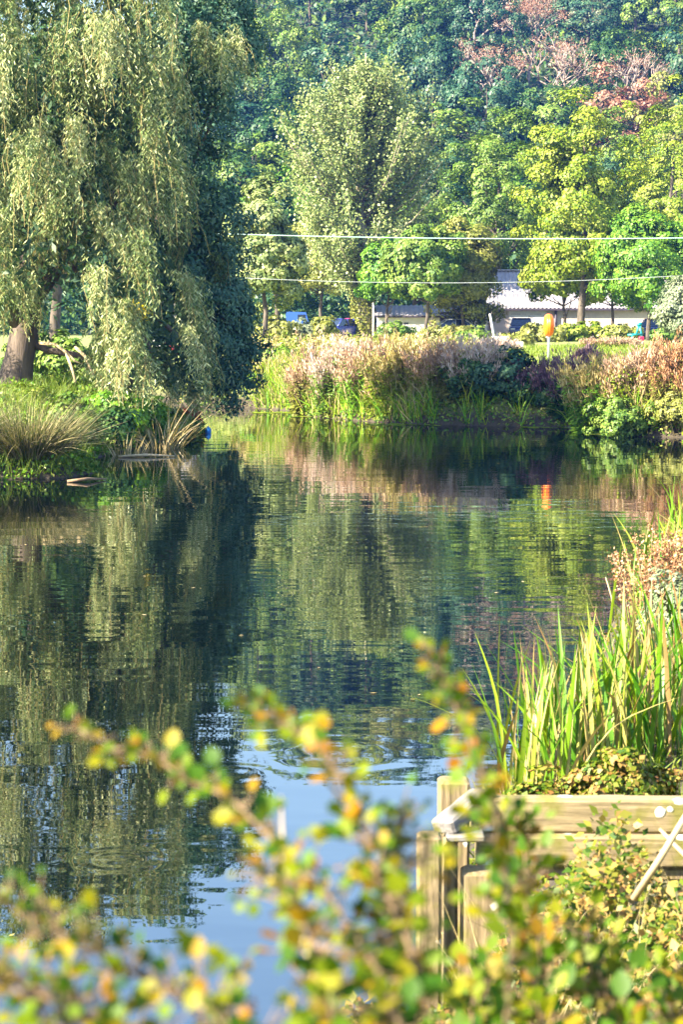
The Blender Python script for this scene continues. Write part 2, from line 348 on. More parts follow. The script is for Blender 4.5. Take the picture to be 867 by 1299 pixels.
def limb_mesh(name, mat, base, top, r0, targets, seed=1, n=7, lean=(0, 0)):
    """tapered trunk with limbs bending out to targets"""
    rr = random.Random(seed); b = MB(); base = Vector(base); top = Vector(top); pts = []
    for i in range(8):
        t_ = i/7; p_ = base.lerp(top, t_); w = math.sin(t_*math.pi)*.06*(top-base).length
        pts.append(p_ + Vector((rr.uniform(-1, 1)*w*.35 + lean[0]*math.sin(t_*math.pi), rr.uniform(-1, 1)*w*.35, 0)))
    rad = [r0*(1.35 if i == 0 else 1)*(1-.85*i/7) for i in range(8)]
    b.tube(pts, rad, n)
    for tg in targets:
        tg = Vector(tg); i = min(6, max(1, int(7*max(0.0, (tg.z-base.z)/max(.1, (top.z-base.z)))*.6 + rr.uniform(.3, 1.5))))
        s_ = pts[i]; mid = s_.lerp(tg, .5) + Vector((0, 0, -.08*(tg-s_).length))
        b.tube([s_, s_.lerp(mid, .55), mid, mid.lerp(tg, .6), tg], [rad[i]*.6, rad[i]*.45, rad[i]*.34, rad[i]*.2, .02], 5)
    return b.mesh(name, mat)

# hillside and valley trees share a few crown shapes
def kind_tree(name, seed, H, Wd, ncl, nl, cr, ls, crown_from=.22, barkm='bark', **kw):
    zc = H*(crown_from + (1-crown_from)/2); Rr = (Wd/2, Wd/2, H*(1-crown_from)/2)
    P, D, N, L, Wl, T, C = blob(seed, Rr, ncl, int(nl*1.4), cr, ls*.82, **kw)
    cm = leaf_mesh(name + '_crown', P + np.array([0, 0, zc]), D, N, L, Wl, M['mid'], T)
    C = C + np.array([0, 0, zc]); pick = C[rngf(seed+5).permutation(len(C))[:9]]
    tm = limb_mesh(name + '_trunk', M[barkm], (0, 0, -.6), (0, 0, H*.82), H*.022, pick, seed)
    return cm, tm, H, Wd
KT = {
 'round':  kind_tree('round', 11, 12, 11, 80, 95, 1.35, .42, crown_from=.1, hollow=.68),
 'broad':  kind_tree('broad', 12, 11, 13, 85, 95, 1.5, .45, crown_from=.08, hollow=.7),
 'upright':kind_tree('upright', 13, 15, 9, 80, 90, 1.2, .40, crown_from=.1, irr=.3, hollow=.65),
 'ragged': kind_tree('ragged', 14, 13, 11, 60, 110, 1.25, .42, crown_from=.12, irr=.4, hollow=.65),
 'soft':   kind_tree('soft', 15, 13, 12, 120, 70, 1.0, .36, crown_from=.1, hollow=.68),
 'ragged_b': kind_tree('ragged_b', 16, 14, 10, 70, 100, 1.2, .4, crown_from=.1, irr=.38),
}
def plant_tree(kind, X, Y, H, Wd, mat, name, label, group=None, rz=0.0, z=None, cat='tree'):
    cm, tm, h0, w0 = KT[kind]; z = hz(X, Y) if z is None else z
    r = thing(name, label, cat, (X, Y, z), group, rz)
    sc = (Wd/w0, Wd/w0, H/h0)
    obj('crown', cm, r, scale=sc, mat=M[mat]); obj('trunk', tm, r, scale=sc)
    return r

# ------------------------------------------------------------------ the wood on the hillside
rr = random.Random(7)
HILL = []
cols_word = {'mid': 'mid green', 'dark': 'dark green', 'teal': 'blue-green', 'olive': 'olive', 'lime': 'yellow-green', 'bright': 'bright green', 'rust': 'russet', 'greygreen': 'grey-green'}
shape_word = {'round': 'round', 'broad': 'broad spreading', 'upright': 'upright', 'ragged': 'ragged', 'soft': 'fine-leaved', 'ragged_b': 'loose tall'}
ordw = ['first', 'second', 'third', 'fourth', 'fifth', 'sixth', 'seventh', 'eighth', 'ninth', 'tenth', 'eleventh', 'twelfth', 'thirteenth', 'fourteenth']
# row depth, row word, palette, photo columns of its trees
ROWS = [
 (203, 'foot of the slope', 'mid bright teal mid dark bright teal mid lime mid'.split(), [322, 395, 470, 548, 612, 668, 735, 800, 862, 925]),
 (228, 'lowest row of the hillside wood', 'teal dark teal mid teal dark mid olive mid'.split(), [300, 372, 445, 548, 615, 690, 738, 850, 915]),
 (254, 'second row up the hillside wood', 'dark teal mid teal dark teal lime mid'.split(), [335, 420, 500, 548, 760, 868, 925]),
 (284, 'third row up the hillside wood', 'teal mid dark teal teal mid olive'.split(), [300, 365, 535, 612, 740, 855, 915]),
 (318, 'fourth row up the hillside wood', 'mid teal dark mid teal greygreen teal olive mid'.split(), [325, 395, 465, 535, 590, 745, 800, 850, 910]),
 (356, 'fifth row up the hillside wood', 'lime teal mid olive mid greygreen teal mid'.split(), [330, 385, 440, 500, 560, 610, 722, 790]),
 (356, 'fifth row up, far end', 'mid olive'.split(), [845, 905]),
 (392, 'top row of the hillside wood', 'lime mid olive lime teal bright mid teal lime mid teal'.split(), [325, 375, 425, 478, 530, 580, 635, 690, 745, 800, 860]),
]
kinds = list(KT)
for (Y, word, pal, colsx) in ROWS:
    for i, px in enumerate(colsx):
        k = rr.choice(kinds); y = Y + rr.uniform(-7, 7); X = (px - 433.5)/FPX*y
        H = rr.uniform(11, 15)*(1.0 if Y > 210 else 1.15); Wd = rr.uniform(9.5, 13)
        plant_tree(k, X, y, H, Wd, pal[i], 'hillside_tree', f'{cols_word[pal[i]]} {shape_word[k]} tree, {ordw[i]} from the willow side, {word}', 'trees of the hillside wood', rr.uniform(0, 6.28))
for (px, Y, k, mt) in ((-40,215,'broad','dark'),(40,240,'round','teal'),(130,210,'round','dark'),(215,235,'broad','teal'),(262,206,'round','dark'),(90,290,'broad','teal'),(180,300,'round','dark'),(250,285,'soft','teal'),(-30,300,'round','mid'),(40,350,'broad','mid'),(130,365,'round','teal'),(210,352,'broad','dark'),(270,345,'soft','mid'),(90,405,'broad','mid'),(180,400,'round','teal'),(255,398,'broad','mid')):
    plant_tree(k, (px-433.5)/FPX*Y, Y, rr.uniform(11, 14), 13.5, mt, 'hillside_tree', 'hillside tree glimpsed only through gaps in the big willow', 'hillside trees behind the willow', rr.uniform(0, 6))

# bare and russet trees
def bare_tree(seed, H, spread, lv, leafm):
    g = random.Random(seed); b = MB(); tips = []
    def grow(p_, d, L, r_, dep):
        q = p_ + d*L; m_ = p_.lerp(q, .5) + Vector((g.uniform(-1,1), g.uniform(-1,1), g.uniform(-.3,.6)))*L*.09
        b.tube([p_, m_, q], [r_, r_*.8, r_*.62], 4 if dep > 1 else 6)
        if dep >= 5: tips.append(q); return
        for k in range(3 if dep < 4 else 2):
            a = Vector((g.gauss(0, 1), g.gauss(0, 1), g.gauss(.1, .6))).normalized()
            nd = (d*.75 + a*spread + Vector((0, 0, .12))).normalized()
            grow(q, nd, L*g.uniform(.62, .86), r_*.64, dep+1)
    grow(Vector((0, 0, -.5)), Vector((g.uniform(-.1,.1), 0, 1)), H*.25, H*.022, 0)
    br = b.mesh('bare_limbs', M['bark_pale'])
    tp = np.array([tuple(t_) for t_ in tips]); gg = rngf(seed)
    P = np.repeat(tp, lv*3, 0); P = P + gg.normal(size=P.shape)*.42
    N = unit(gg.normal(size=P.shape)); D = unit(gg.normal(size=P.shape)); L = gg.uniform(.12, .26, len(P))
    return br, leaf_mesh('sparse_leaf', P, D, N, L, L*.7, M[leafm], gg.uniform(0, 1, len(P)))
for (px, py, Y, H, sp, lv, lm, lab) in (
    (612, 175, 250, 17, .55, 4, 'rust', 'bare grey-pink tree on the slope above the poplar side, lowest of the leafless ones'),
    (702, 165, 250, 16.5, .62, 3, 'rust', 'wide leafless tree with pale pink branches above the house'),
    (674, 90, 282, 15, .6, 8, 'rust', 'half bare tree with rosy brown twigs high on the slope'),
    (812, 175, 248, 17, .6, 2, 'rust', 'leafless silvery tree beside the russet tree'),
    (600, 60, 300, 14, .6, 3, 'palehead', 'small bare tree near the top of the wood')):
    X = at(px, py, Y).x; r = thing('bare_tree', lab, 'bare tree', (X, Y, hz(X, Y)), 'bare trees on the hillside')
    br, lf = bare_tree(int(px), H, sp, lv, lm); obj('branch', br, r); obj('leaf', lf, r, kind='stuff')
for (px, py, Y, H, Wd, lab) in ((790, 190, 236, 12, 11, 'compact russet-brown tree low on the slope above the lime trees'), (850, 20, 330, 14, 11, 'reddish tree near the hilltop beyond the leafless ones')):
    X = at(px, py, Y).x; plant_tree('ragged', X, Y, H, Wd, 'rust', 'russet_tree', lab, 'russet trees on the hillside', 1.0)

# ------------------------------------------------------------------ valley trees in front of the hill
def own_tree(name, label, px, Y, top_py, Wpx, mat, seed, crown_from=.25, base=None, ncl=110, nl=110, cr=.95, ls=.20, barkm='bark', cat='tree', lean=(0,0), depth=1.0, r0=None, **kw):
    X = (px-433.5)/FPX*Y; z = hz(X, Y); H = at(px, top_py, Y).z - z; Wd = Wpx/FPX*Y
    root = thing(name, label, cat, (X, Y, z)); zc = H*(crown_from + (1-crown_from)/2)
    P, D, N, L, Wl, T, C = blob(seed, (Wd/2-cr*.4, Wd/2*depth, H*(1-crown_from)/2-cr*.3), ncl, int(nl*2.1), cr, ls, **kw)
    obj('crown', leaf_mesh(name+'_crown', P + np.array([0,0,zc]), D, N, L, Wl, M[mat], T), root)
    C = C + np.array([0,0,zc]); pick = C[rngf(seed+3).permutation(len(C))[:14]]
    obj('trunk', limb_mesh(name+'_trunk', M[barkm], (0,0,-.5), (lean[0],lean[1],H*.85), r0 or H*.02, pick, seed), root)
    return root, z, H
own_tree('leafy_tree', 'tall yellow-green tree in front of the house roof, trunk by the small windows', 738, 138, 138, 150, 'lime', 41, .15, ncl=200, nl=110)
own_tree('leafy_tree', 'bright green low-crowned tree over the end wall of the house', 822, 132, 262, 135, 'bright', 42, .12, ncl=150)
own_tree('leafy_tree', 'mid green tree behind the house, between the poplar and the yellow-green tree', 632, 165, 150, 145, 'mid', 43, .05, ncl=170)
own_tree('leafy_tree', 'pale olive tree hanging over the left end of the house roof', 588, 143, 280, 92, 'olive', 44, .10, ncl=130, nl=100)
own_tree('leafy_tree', 'deep green round tree beside the ivy-clad trunk of the poplar', 528, 172, 240, 130, 'mid', 45, .2, ncl=160)
own_tree('leafy_tree', 'yellowish small tree in front of the poplar, above the parked blue car', 408, 168, 270, 115, 'olive', 46, .22, ncl=130)
own_tree('leafy_tree', 'yellow-green spreading tree at the foot of the hill near the frame edge', 850, 172, 130, 160, 'lime', 47, .05, ncl=170)
own_tree('leafy_tree', 'dark narrow tree close behind the poplar on the house side', 566, 175, 165, 75, 'teal', 48, .08, ncl=100)
own_tree('leafy_tree', 'blue-green tree above the end of the house, under the russet tree', 778, 180, 190, 80, 'teal', 52, .1, ncl=100)
own_tree('leafy_tree', 'pale grey-green tree peeping out past the willow crown', 338, 112, 232, 100, 'poplar', 49, .08, ncl=150, nl=90, cr=.65, ls=.2, irr=.35)
own_tree('leafy_tree', 'dark shady tree between the willow and the parked blue car', 352, 172, 230, 110, 'dark', 50, .1, ncl=100)
own_tree('leafy_tree', 'small light green tree spreading over the roof between the eaves and the low wire', 715, 141, 300, 100, 'lime', 55, .30, ncl=120, nl=90, cr=.7, ls=.26)
own_tree('leafy_tree', 'small bright tree leaning over the house wall beside the yellow-green tree', 776, 140, 300, 105, 'lime', 56, .22, ncl=130, nl=90, cr=.7, ls=.26)
own_tree('conifer_bush', 'grey-green dense upright bush past the end of the house', 868, 104, 352, 72, 'greygreen', 51, .02, ncl=130, nl=70, cr=.5, ls=.14, cat='bush')
def dark_tree():
    Y = 53.8; X = -5.9; z = hz(X, Y); root = thing('leafy_tree', 'dark blue-green tree in shade between the willow and the water, hanging low over the river', 'tree', (X, Y, z)); B = np.array([X, Y, z])
    A = []; Cs = []; k = FPX/Y
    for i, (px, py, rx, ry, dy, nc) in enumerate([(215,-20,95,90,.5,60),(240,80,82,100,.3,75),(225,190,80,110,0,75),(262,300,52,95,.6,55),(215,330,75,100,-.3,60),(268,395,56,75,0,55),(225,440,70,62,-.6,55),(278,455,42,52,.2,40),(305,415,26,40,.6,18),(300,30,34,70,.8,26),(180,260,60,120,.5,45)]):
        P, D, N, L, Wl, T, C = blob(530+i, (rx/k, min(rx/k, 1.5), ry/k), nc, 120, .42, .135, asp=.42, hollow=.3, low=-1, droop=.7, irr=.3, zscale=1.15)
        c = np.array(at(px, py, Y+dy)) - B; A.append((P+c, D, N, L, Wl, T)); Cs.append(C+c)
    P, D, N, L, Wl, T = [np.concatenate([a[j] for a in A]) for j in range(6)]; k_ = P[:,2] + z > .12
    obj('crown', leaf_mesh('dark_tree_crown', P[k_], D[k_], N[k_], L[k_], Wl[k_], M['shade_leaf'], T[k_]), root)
    C = np.concatenate(Cs); pick = C[rngf(4).permutation(len(C))[:26]]
    obj('trunk', limb_mesh('dark_tree_trunk', M['bark'], (0,0,-.5), (1.6,0,9.0), .26, pick, 53), root)
dark_tree()
own_tree('leafy_tree', 'dark leafy tree behind the sunlit half of the willow', 70, 84, 40, 230, 'dark', 54, .14, ncl=170, nl=100, cr=.9, ls=.22)

# the tall poplar: steep branches carrying small leaves
def poplar():
    Y = 150; px = 460; X = (px-433.5)/FPX*Y; z = hz(X, Y); H = at(px, 45, Y).z - z
    root = thing('poplar_tree', 'tall pale green poplar with steep branches and ivy-clad trunk, in the middle of the view', 'tree', (X, Y, z))
    g = rngf(77); b = MB(); Ps = []; Ds = []; Ns = []; Ls = []; Ts = []
    tr = [Vector((.25*math.sin(i*.9), 0, -.6 + i/9*(H*.97))) for i in range(10)]
    b.tube(tr, [.62*(1-.94*i/9)**.9*(1.2 if i == 0 else 1) for i in range(10)], 9)
    for i in range(210):
        t_ = g.uniform(.15, .93); h = t_*H; a = g.uniform(0, 2*math.pi)
        env = (math.sin(min(1, (t_+.07)/.95)**.75*math.pi)**.6)*6.0 + .5
        out_ = env*g.uniform(.55, 1.05); rise = out_*g.uniform(1.0, 1.9)
        if t_ < .35: rise *= .6
        end = Vector((math.cos(a)*out_, math.sin(a)*out_, min(H, h*.94 + rise*.62)))
        p0 = Vector((.2*math.sin(t_*8), 0, h*.94)); mid = p0.lerp(end, .5) + Vector((math.cos(a), math.sin(a), -.3))*out_*.12
        b.tube([p0, mid, end], [.09*(1-t_)+.035, .05*(1-t_)+.025, .012], 4)
        nlv = 320
        u = g.uniform(.2, 1.08, nlv); c = np.array(p0)[None]*((1-u)**2)[:,None] + 2*np.array(mid)[None]*(u*(1-u))[:,None] + np.array(end)[None]*(u**2)[:,None]
        P = c + g.normal(size=(nlv, 3))*np.array([.32, .32, .5])
        N = unit(g.normal(size=P.shape)*.8 + np.array([math.cos(a), math.sin(a), .5])); D = unit(g.normal(size=P.shape) + np.array([0,0,-.4]))
        Ps.append(P); Ns.append(N); Ds.append(D); Ls.append(g.uniform(.14, .27, nlv)); Ts.append(np.clip(g.uniform(0, 1, nlv)*.8 + g.uniform(-.1, .3), 0, 1))
    P = np.concatenate(Ps); L = np.concatenate(Ls)
    obj('crown', leaf_mesh('poplar_crown', P, np.concatenate(Ds), np.concatenate(Ns), L, L*.8, M['poplar'], np.concatenate(Ts)), root)
    obj('trunk', b.mesh('poplar_trunk', M['bark_ivy']), root)
    nI = 2600; a = g.uniform(0, 6.28, nI); zz = g.uniform(-.2, 5.2, nI); r_ = .68 + g.uniform(0, .25, nI)
    P = np.stack([np.cos(a)*r_, np.sin(a)*r_, zz], -1); N = unit(P*np.array([1,1,0]) + g.normal(size=P.shape)*.5)
    obj('ivy', leaf_mesh('ivy', P, unit(g.normal(size=P.shape)), N, .2, .18, M['olive'], g.uniform(0, 1, nI)), root, kind='stuff')
poplar()

# ------------------------------------------------------------------ the big willow on the left bank
def willow():
    Y0 = 50.0; k = FPX/Y0
    base = Vector((at(18, 487, Y0).x, Y0, 0)); base.z = hz(base.x, base.y)
    root = thing('willow_tree', 'huge silvery willow with leaning trunk, its branches drooping over the river', 'tree', base)
    g = rngf(5)
    lobes = [(-150,150,150,230,1.0),(-40,110,150,210,-.5),(70,90,120,200,-1.8),(150,150,110,200,-1.0),(175,190,60,190,.6),(120,-30,170,80,.5),(10,-20,150,110,-.5),(10,290,95,100,-2.2),
             (105,330,95,110,-2.6),(170,400,85,95,-1.6),(200,380,50,90,.4),(225,470,45,44,.4),(250,90,55,110,2.2),(255,300,40,80,2.4),(-120,330,110,100,0),(205,460,70,60,-.5)]
    wts = np.array([l[2]*l[3] for l in lobes], float); wts /= wts.sum()
    P, D, N, L, T, TW = [], [], [], [], [], []
    nst = 5400; nl = 36
    nb_ = 200; lb = g.choice(len(lobes), nb_, p=wts); bd = unit(g.normal(size=(nb_,3))); bd[:,2] = bd[:,2]*.9 + .1
    fl = (bd[:,1] > .3) & (g.uniform(size=nb_) < .65); bd[fl,1] *= -1; bs = g.uniform(.58, 1.1, nb_); bt = g.normal(size=nb_)*.22
    for j in range(nst):
        q_ = g.integers(nb_); cx, cyy, rx, ry, dy = lobes[lb[q_]]
        d = unit(bd[q_] + g.normal(size=3)*.095)
        c = np.array(at(cx, cyy, Y0+dy)); rxm, rzm = rx/k, ry/k
        s = bs[q_]*g.uniform(.86, 1.05)
        st = c + d*np.array([rxm, min(rxm, 3.6), rzm])*s
        ln = g.uniform(.6, 1.6); o = unit(np.array([d[0], d[1], 0])+1e-6)*g.uniform(.3, .8)
        u = np.linspace(0, 1, nl) + g.normal(size=nl)*.012
        pts = st[None] + o[None]*(ln*(u - .35*u*u))[:,None] + np.array([0,0,-1])[None]*(ln*(u**1.6))[:,None]
        pts = pts + np.array([.12*np.sin(u*3+j), .1*np.cos(u*2.4+j), 0*u]).T + g.normal(size=(nl,3))*.035
        low_lim = .12
        keep = pts[:,2] > low_lim
        # keep the trunk and the gap beside it open, as in the photograph
        pxs = 433.5 + FPX*pts[:,0]/pts[:,1]; pys = HZ + FPX*(CAM_Z - pts[:,2])/pts[:,1]
        lim = np.where(pxs < 55, 425, np.where(pxs < 125, 425 + (pxs-55)*.9, 520))
        keep &= pys < lim + g.normal(size=nl)*8
        pts = pts[keep]; m_ = len(pts)
        if m_ > 12 and j % 3 == 0: TW.append(pts[np.linspace(0, m_-1, 6).astype(int)])
        if not m_: continue
        sidev = unit(g.normal(size=(m_,3))*np.array([1,1,.35]))
        P.append(pts); D.append(unit(sidev*.75 + np.array([0,0,-.8]))); N.append(unit(g.normal(size=(m_,3)) + d*.7 + np.array([0,0,.3])))
        L.append(g.uniform(.09, .175, m_)); T.append(np.clip(g.uniform(-.05,.75,m_) + bt[q_] + .1, 0, 1))
    P = np.concatenate(P); L = np.concatenate(L)
    b0 = np.array(base)
    obj('crown', leaf_mesh('willow_crown', P-b0, np.concatenate(D), np.concatenate(N), L, L*.20, M['willow'], np.concatenate(T)), root)
    tw = np.stack(TW) - b0; wv = np.array([.007, 0, 0]); V = np.stack([tw - wv, tw + wv], 2).reshape(-1, 3)
    f6 = np.array([[2*i, 2*i+1, 2*i+3, 2*i+2] for i in range(5)]); obj('hanging_twig', mesh_np('hanging_twig', V, (np.arange(len(tw))[:,None,None]*12 + f6[None]).reshape(-1, 4), M['straw'], np.full(len(tw)*5, .25)), root, kind='stuff')
    # inner leaves in a darker colour that paints shade deep into the crown
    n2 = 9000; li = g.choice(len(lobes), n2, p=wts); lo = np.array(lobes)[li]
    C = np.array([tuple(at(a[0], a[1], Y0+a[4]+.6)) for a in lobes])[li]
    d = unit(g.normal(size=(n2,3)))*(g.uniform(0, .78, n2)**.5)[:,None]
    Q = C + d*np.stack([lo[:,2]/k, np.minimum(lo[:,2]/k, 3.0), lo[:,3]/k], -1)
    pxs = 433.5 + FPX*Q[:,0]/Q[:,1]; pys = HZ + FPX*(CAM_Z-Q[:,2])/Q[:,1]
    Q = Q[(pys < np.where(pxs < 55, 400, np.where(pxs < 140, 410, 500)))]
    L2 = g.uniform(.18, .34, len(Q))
    obj('inner_shade_foliage', leaf_mesh('willow_inner', Q-b0, unit(g.normal(size=Q.shape)), unit(g.normal(size=Q.shape)), L2, L2*.4, M['willow_shade'], g.uniform(0,1,len(Q))), root, kind='stuff')
    # trunk, limbs and the pale hanging boughs
    b = MB(); A = lambda px, py, Y: at(px, py, Y) - base
    b.tube([Vector((-.15,0,-.7)), Vector((-.03,0,.0)), A(24,455,50), A(30,425,50), A(34,385,50), A(40,330,50.4), A(60,250,50.5), A(90,150,50.5), A(110,40,50.5)], [.66,.47,.37,.36,.34,.3,.22,.13,.05], 14)
    obj('trunk', b.mesh('willow_trunk', M['bark_w']), root)
    def limb(pp, r0):
        bb = MB(); pts = [A(*q) for q in pp]; bb.tube(pts, [r0*(1-.85*i/(len(pts)-1)) for i in range(len(pts))], 8); obj('limb', bb.mesh('limb', M['bark_w']), root)
    limb([(30,420,50),(0,370,49.5),(-40,320,49.5),(-90,220,50),(-120,100,50)], .26)
    limb([(34,390,50),(80,330,50.6),(140,260,51),(190,180,51.5),(215,90,52)], .24)
    limb([(32,430,50),(60,444,50),(95,450,50),(125,462,50.2),(150,490,50.4),(155,510,50.5)], .12)
    limb([(60,250,50.5),(150,310,50.5),(195,400,50),(225,425,49.6),(248,440,49.6)], .13)
    limb([(80,330,50.6),(150,380,50),(190,440,49.8),(200,490,50)], .10)
    bb = MB()
    for pp in ([(50,435,49.6),(70,437,49.4),(84,447,49.3),(95,458,49.2),(104,462,49.2)], [(84,447,49.3),(92,470,49.2),(96,485,49.1)], [(95,440,49.3),(108,452,49.2),(118,475,49)]):
        bb.tube([A(*q) for q in pp], [.045,.04,.035,.025,.015][:len(pp)], 5)
    obj('bough', bb.mesh('bough', M['stem_p']), root)
    P = np.array(A(176,396,47.6)) + g.normal(size=(110,3))*np.array([.16,.12,.10])
    obj('yellow_spray', leaf_mesh('yellow_spray', P, unit(g.normal(size=P.shape)), unit(g.normal(size=P.shape)+np.array([-.5,-1,.5])), .16, .06, M['yellow'], g.uniform(0,1,110)), root, label='spray of yellow leaves among the grey-green ones')
willow()

# ------------------------------------------------------------------ buildings, cars and street things on the far land
M['wall_pink'] = plain('pinkish rendered wall', (.62,.50,.44), rough=.9, var=.1, scale=3, bump=.01)
M['wall_white'] = plain('white rendered wall', (.74,.69,.65), rough=.9, var=.06, scale=3)
M['roof'] = plain('pale corrugated sheet', (.30,.275,.285), rough=.6, var=.15, scale=2)
M['roof_dark'] = plain('dark fascia', (.05,.04,.06), rough=.6)
M['white_paint'] = plain('white paint', (.62,.60,.58), rough=.5, var=.06)
M['glass'] = plain('window glass', (.02,.03,.05), rough=.08, var=.1, spec=.8)
M['board'] = plain('pale grey boards', (.50,.46,.50), rough=.8, var=.2, scale=4)
M['orange'] = plain('orange plastic', (.85,.16,.01), rough=.35, var=.06)
M['steel'] = plain('galvanised post', (.50,.50,.50), rough=.4, metal=.3, var=.1)
M['teal_p'] = plain('teal paint', (.01,.22,.24), rough=.4, var=.15)
M['red_p'] = plain('red paint', (.5,.02,.06), rough=.4, var=.15)
M['car_blue'] = plain('blue car paint', (.05,.07,.36), rough=.25, var=.05, spec=.7)
M['car_navy'] = plain('navy car paint', (.02,.03,.12), rough=.25, var=.05, spec=.7)
M['car_red'] = plain('magenta red car paint', (.35,.02,.10), rough=.25, var=.05, spec=.7)
M['car_grey'] = plain('silver car paint', (.45,.46,.48), rough=.3, metal=.3, var=.05)
M['van_blue'] = plain('bright blue paint', (.03,.09,.36), rough=.35, var=.05)
M['rubber'] = plain('tyre rubber', (.02,.02,.02), rough=.85)
M['cable'] = plain('cable sheath', (.36,.52,.50), rough=.5, var=.05)
M['cable_d'] = plain('pale wire', (.36,.38,.38), rough=.5, var=.05)
M['wood_pole'] = bark('creosoted pole', (.05,.035,.02), (.14,.10,.06), 6, .1)

def box_obj(name, parent, c, d, mat, bev=0, **kw):
    return obj(name, MB().box((0,0,0), d, None, bev).mesh(name, M[mat]), parent, loc=c, **kw)
def window(parent, c, w, h, panes=1, facing=-1):
    f = MB(); t_ = .06
    f.box((0,0,h/2-t_/2), (w, .07, t_)).box((0,0,-h/2+t_/2), (w, .07, t_))
    for i in range(panes+1):
        x = -w/2 + t_/2 + i*(w-t_)/panes; f.box((x, .001, 0), (t_, .066, h-2*t_))
    fr = obj('window', f.mesh('window', M['white_paint']), parent, loc=c)
    pw = (w-t_)/panes
    for i in range(panes):
        box_obj('pane', fr, (-w/2+t_/2+pw*(i+.5), .012, 0), (pw-t_, .02, h-2*t_), 'glass')
    box_obj('sill', fr, (0, -.05, -h/2-.03), (w+.12, .14, .055), 'white_paint')
    return fr
def house():
    Y = 150; k = FPX/Y; x0 = at(624, 430, Y).x; x1 = at(848, 430, Y).x; zg = hz((x0+x1)/2, Y); Lx = x1-x0; dp = 7.0
    root = thing('low_house', 'long low pinkish house with pale corrugated roof half hidden by trees', 'house', (x0, Y, zg))
    he = at(650, 392, Y).z - zg; hr = at(650, 345, Y+dp/2).z - zg
    b = MB(); b.box((Lx/2, .15, he/2), (Lx, .3, he)); b.box((Lx/2, dp-.15, he/2), (Lx, .3, he))
    for xx in (.15, Lx-.15):
        b.add([(xx-.15,.301,0),(xx+.15,.301,0),(xx+.15,dp-.301,0),(xx-.15,dp-.301,0),(xx-.15,.301,he),(xx+.15,.301,he),(xx+.15,dp-.301,he),(xx-.15,dp-.301,he),(xx-.15,dp/2,hr-.1),(xx+.15,dp/2,hr-.1)],
              [(0,1,5,4),(2,3,7,6),(0,4,8,7,3),(1,2,6,9,5),(4,5,9,8),(7,8,9,6)])
    obj('wall', b.mesh('house_wall', M['wall_pink']), root)
    # corrugated roof
    b = MB(); nr = 46; ov = .35; w_ = (Lx+2*ov)/nr
    for sgn in (-1, 1):
        y_e = -.4 if sgn < 0 else dp+.4; ze = he-.02 + (0)
        for i in range(nr):
            xa = -ov + i*w_
            prof = [(xa, 0), (xa+w_*.3, 0), (xa+w_*.42, .06), (xa+w_*.72, .06), (xa+w_*.84, 0), (xa+w_, 0)]
            v = [(x, y_e, ze+dz+.06) for x, dz in prof] + [(x, dp/2, hr+dz+.06) for x, dz in prof]
            b.add(v, [(j, j+1, j+7, j+6) for j in range(5)])
    rf = obj('roof', b.mesh('house_roof', M['roof']), root)
    box_obj('ridge_cap', rf, (Lx/2, dp/2, hr+.14), (Lx+.8, .4, .1), 'roof', .03)
    box_obj('eaves_board', root, (Lx/2-.0, -.33, he-.03), (Lx+.66, .12, .16), 'roof_dark')
    X = lambda px: at(px, 410, Y).x - x0
    Z = lambda py: at(650, py, Y).z - zg
    # white frontage with the wide windows
    box_obj('front_panel', root, ((X(646)+X(694))/2, -.03, (Z(394)+Z(421))/2), (X(694)-X(646), .055, Z(394)-Z(421)), 'wall_white')
    window(root, ((X(649)+X(666))/2, -.075, (Z(409.5)+Z(418))/2), X(666)-X(649), Z(409)-Z(419), 3)
    window(root, ((X(668.5)+X(686))/2, -.075, (Z(409.5)+Z(418))/2), X(686)-X(668.5), Z(409)-Z(419), 3)
    window(root, (X(722), -.02, Z(413)), .52, .42, 1); window(root, (X(757), -.02, Z(413)), .42, .4, 1)
    window(root, (X(787), -.02, Z(413)), .5, .45, 1)
    b = MB()
    rr2 = random.Random(3)
    for i in range(16):
        if i in (5, 8, 9): continue
        b.box((X(650)+(X(686)-X(650))*i/15, -.066, Z(398.5)), (.09+rr2.random()*.07, .012, .05))
    b.box((X(672), -.066, Z(401.5)), (.16, .012, .12)); obj('sign_marks', b.mesh('sign_marks', M['cable_d']), root, kind='stuff')
    b = MB(); b.tube([(X(705.5), -.12, .0), (X(705.5), -.12, he-.1)], .085, 8); obj('downpipe', b.mesh('downpipe', M['roof_dark']), root)
    b = MB(); b.tube([(X(634), -.12, Z(407)), (X(634), -.12, he-.1)], .06, 8); obj('downpipe', b.mesh('downpipe', M['roof_dark']), root)
    d = box_obj('door', root, (X(838), -.03, 1.0), (.95, .08, 2.0), 'roof_dark', .01); box_obj('handle', d, (.35, -.06, 0), (.12, .05, .04), 'steel', .01)
    b = MB(); b.box((X(830.5), -.05, 1.05), (.12, .12, 2.1)).box((X(845), -.05, 1.05), (.12, .12, 2.1)).box((X(838), -.05, 2.16), (1.2, .14, .12)); obj('door_frame', b.mesh('door_frame', M['white_paint']), root)
house()
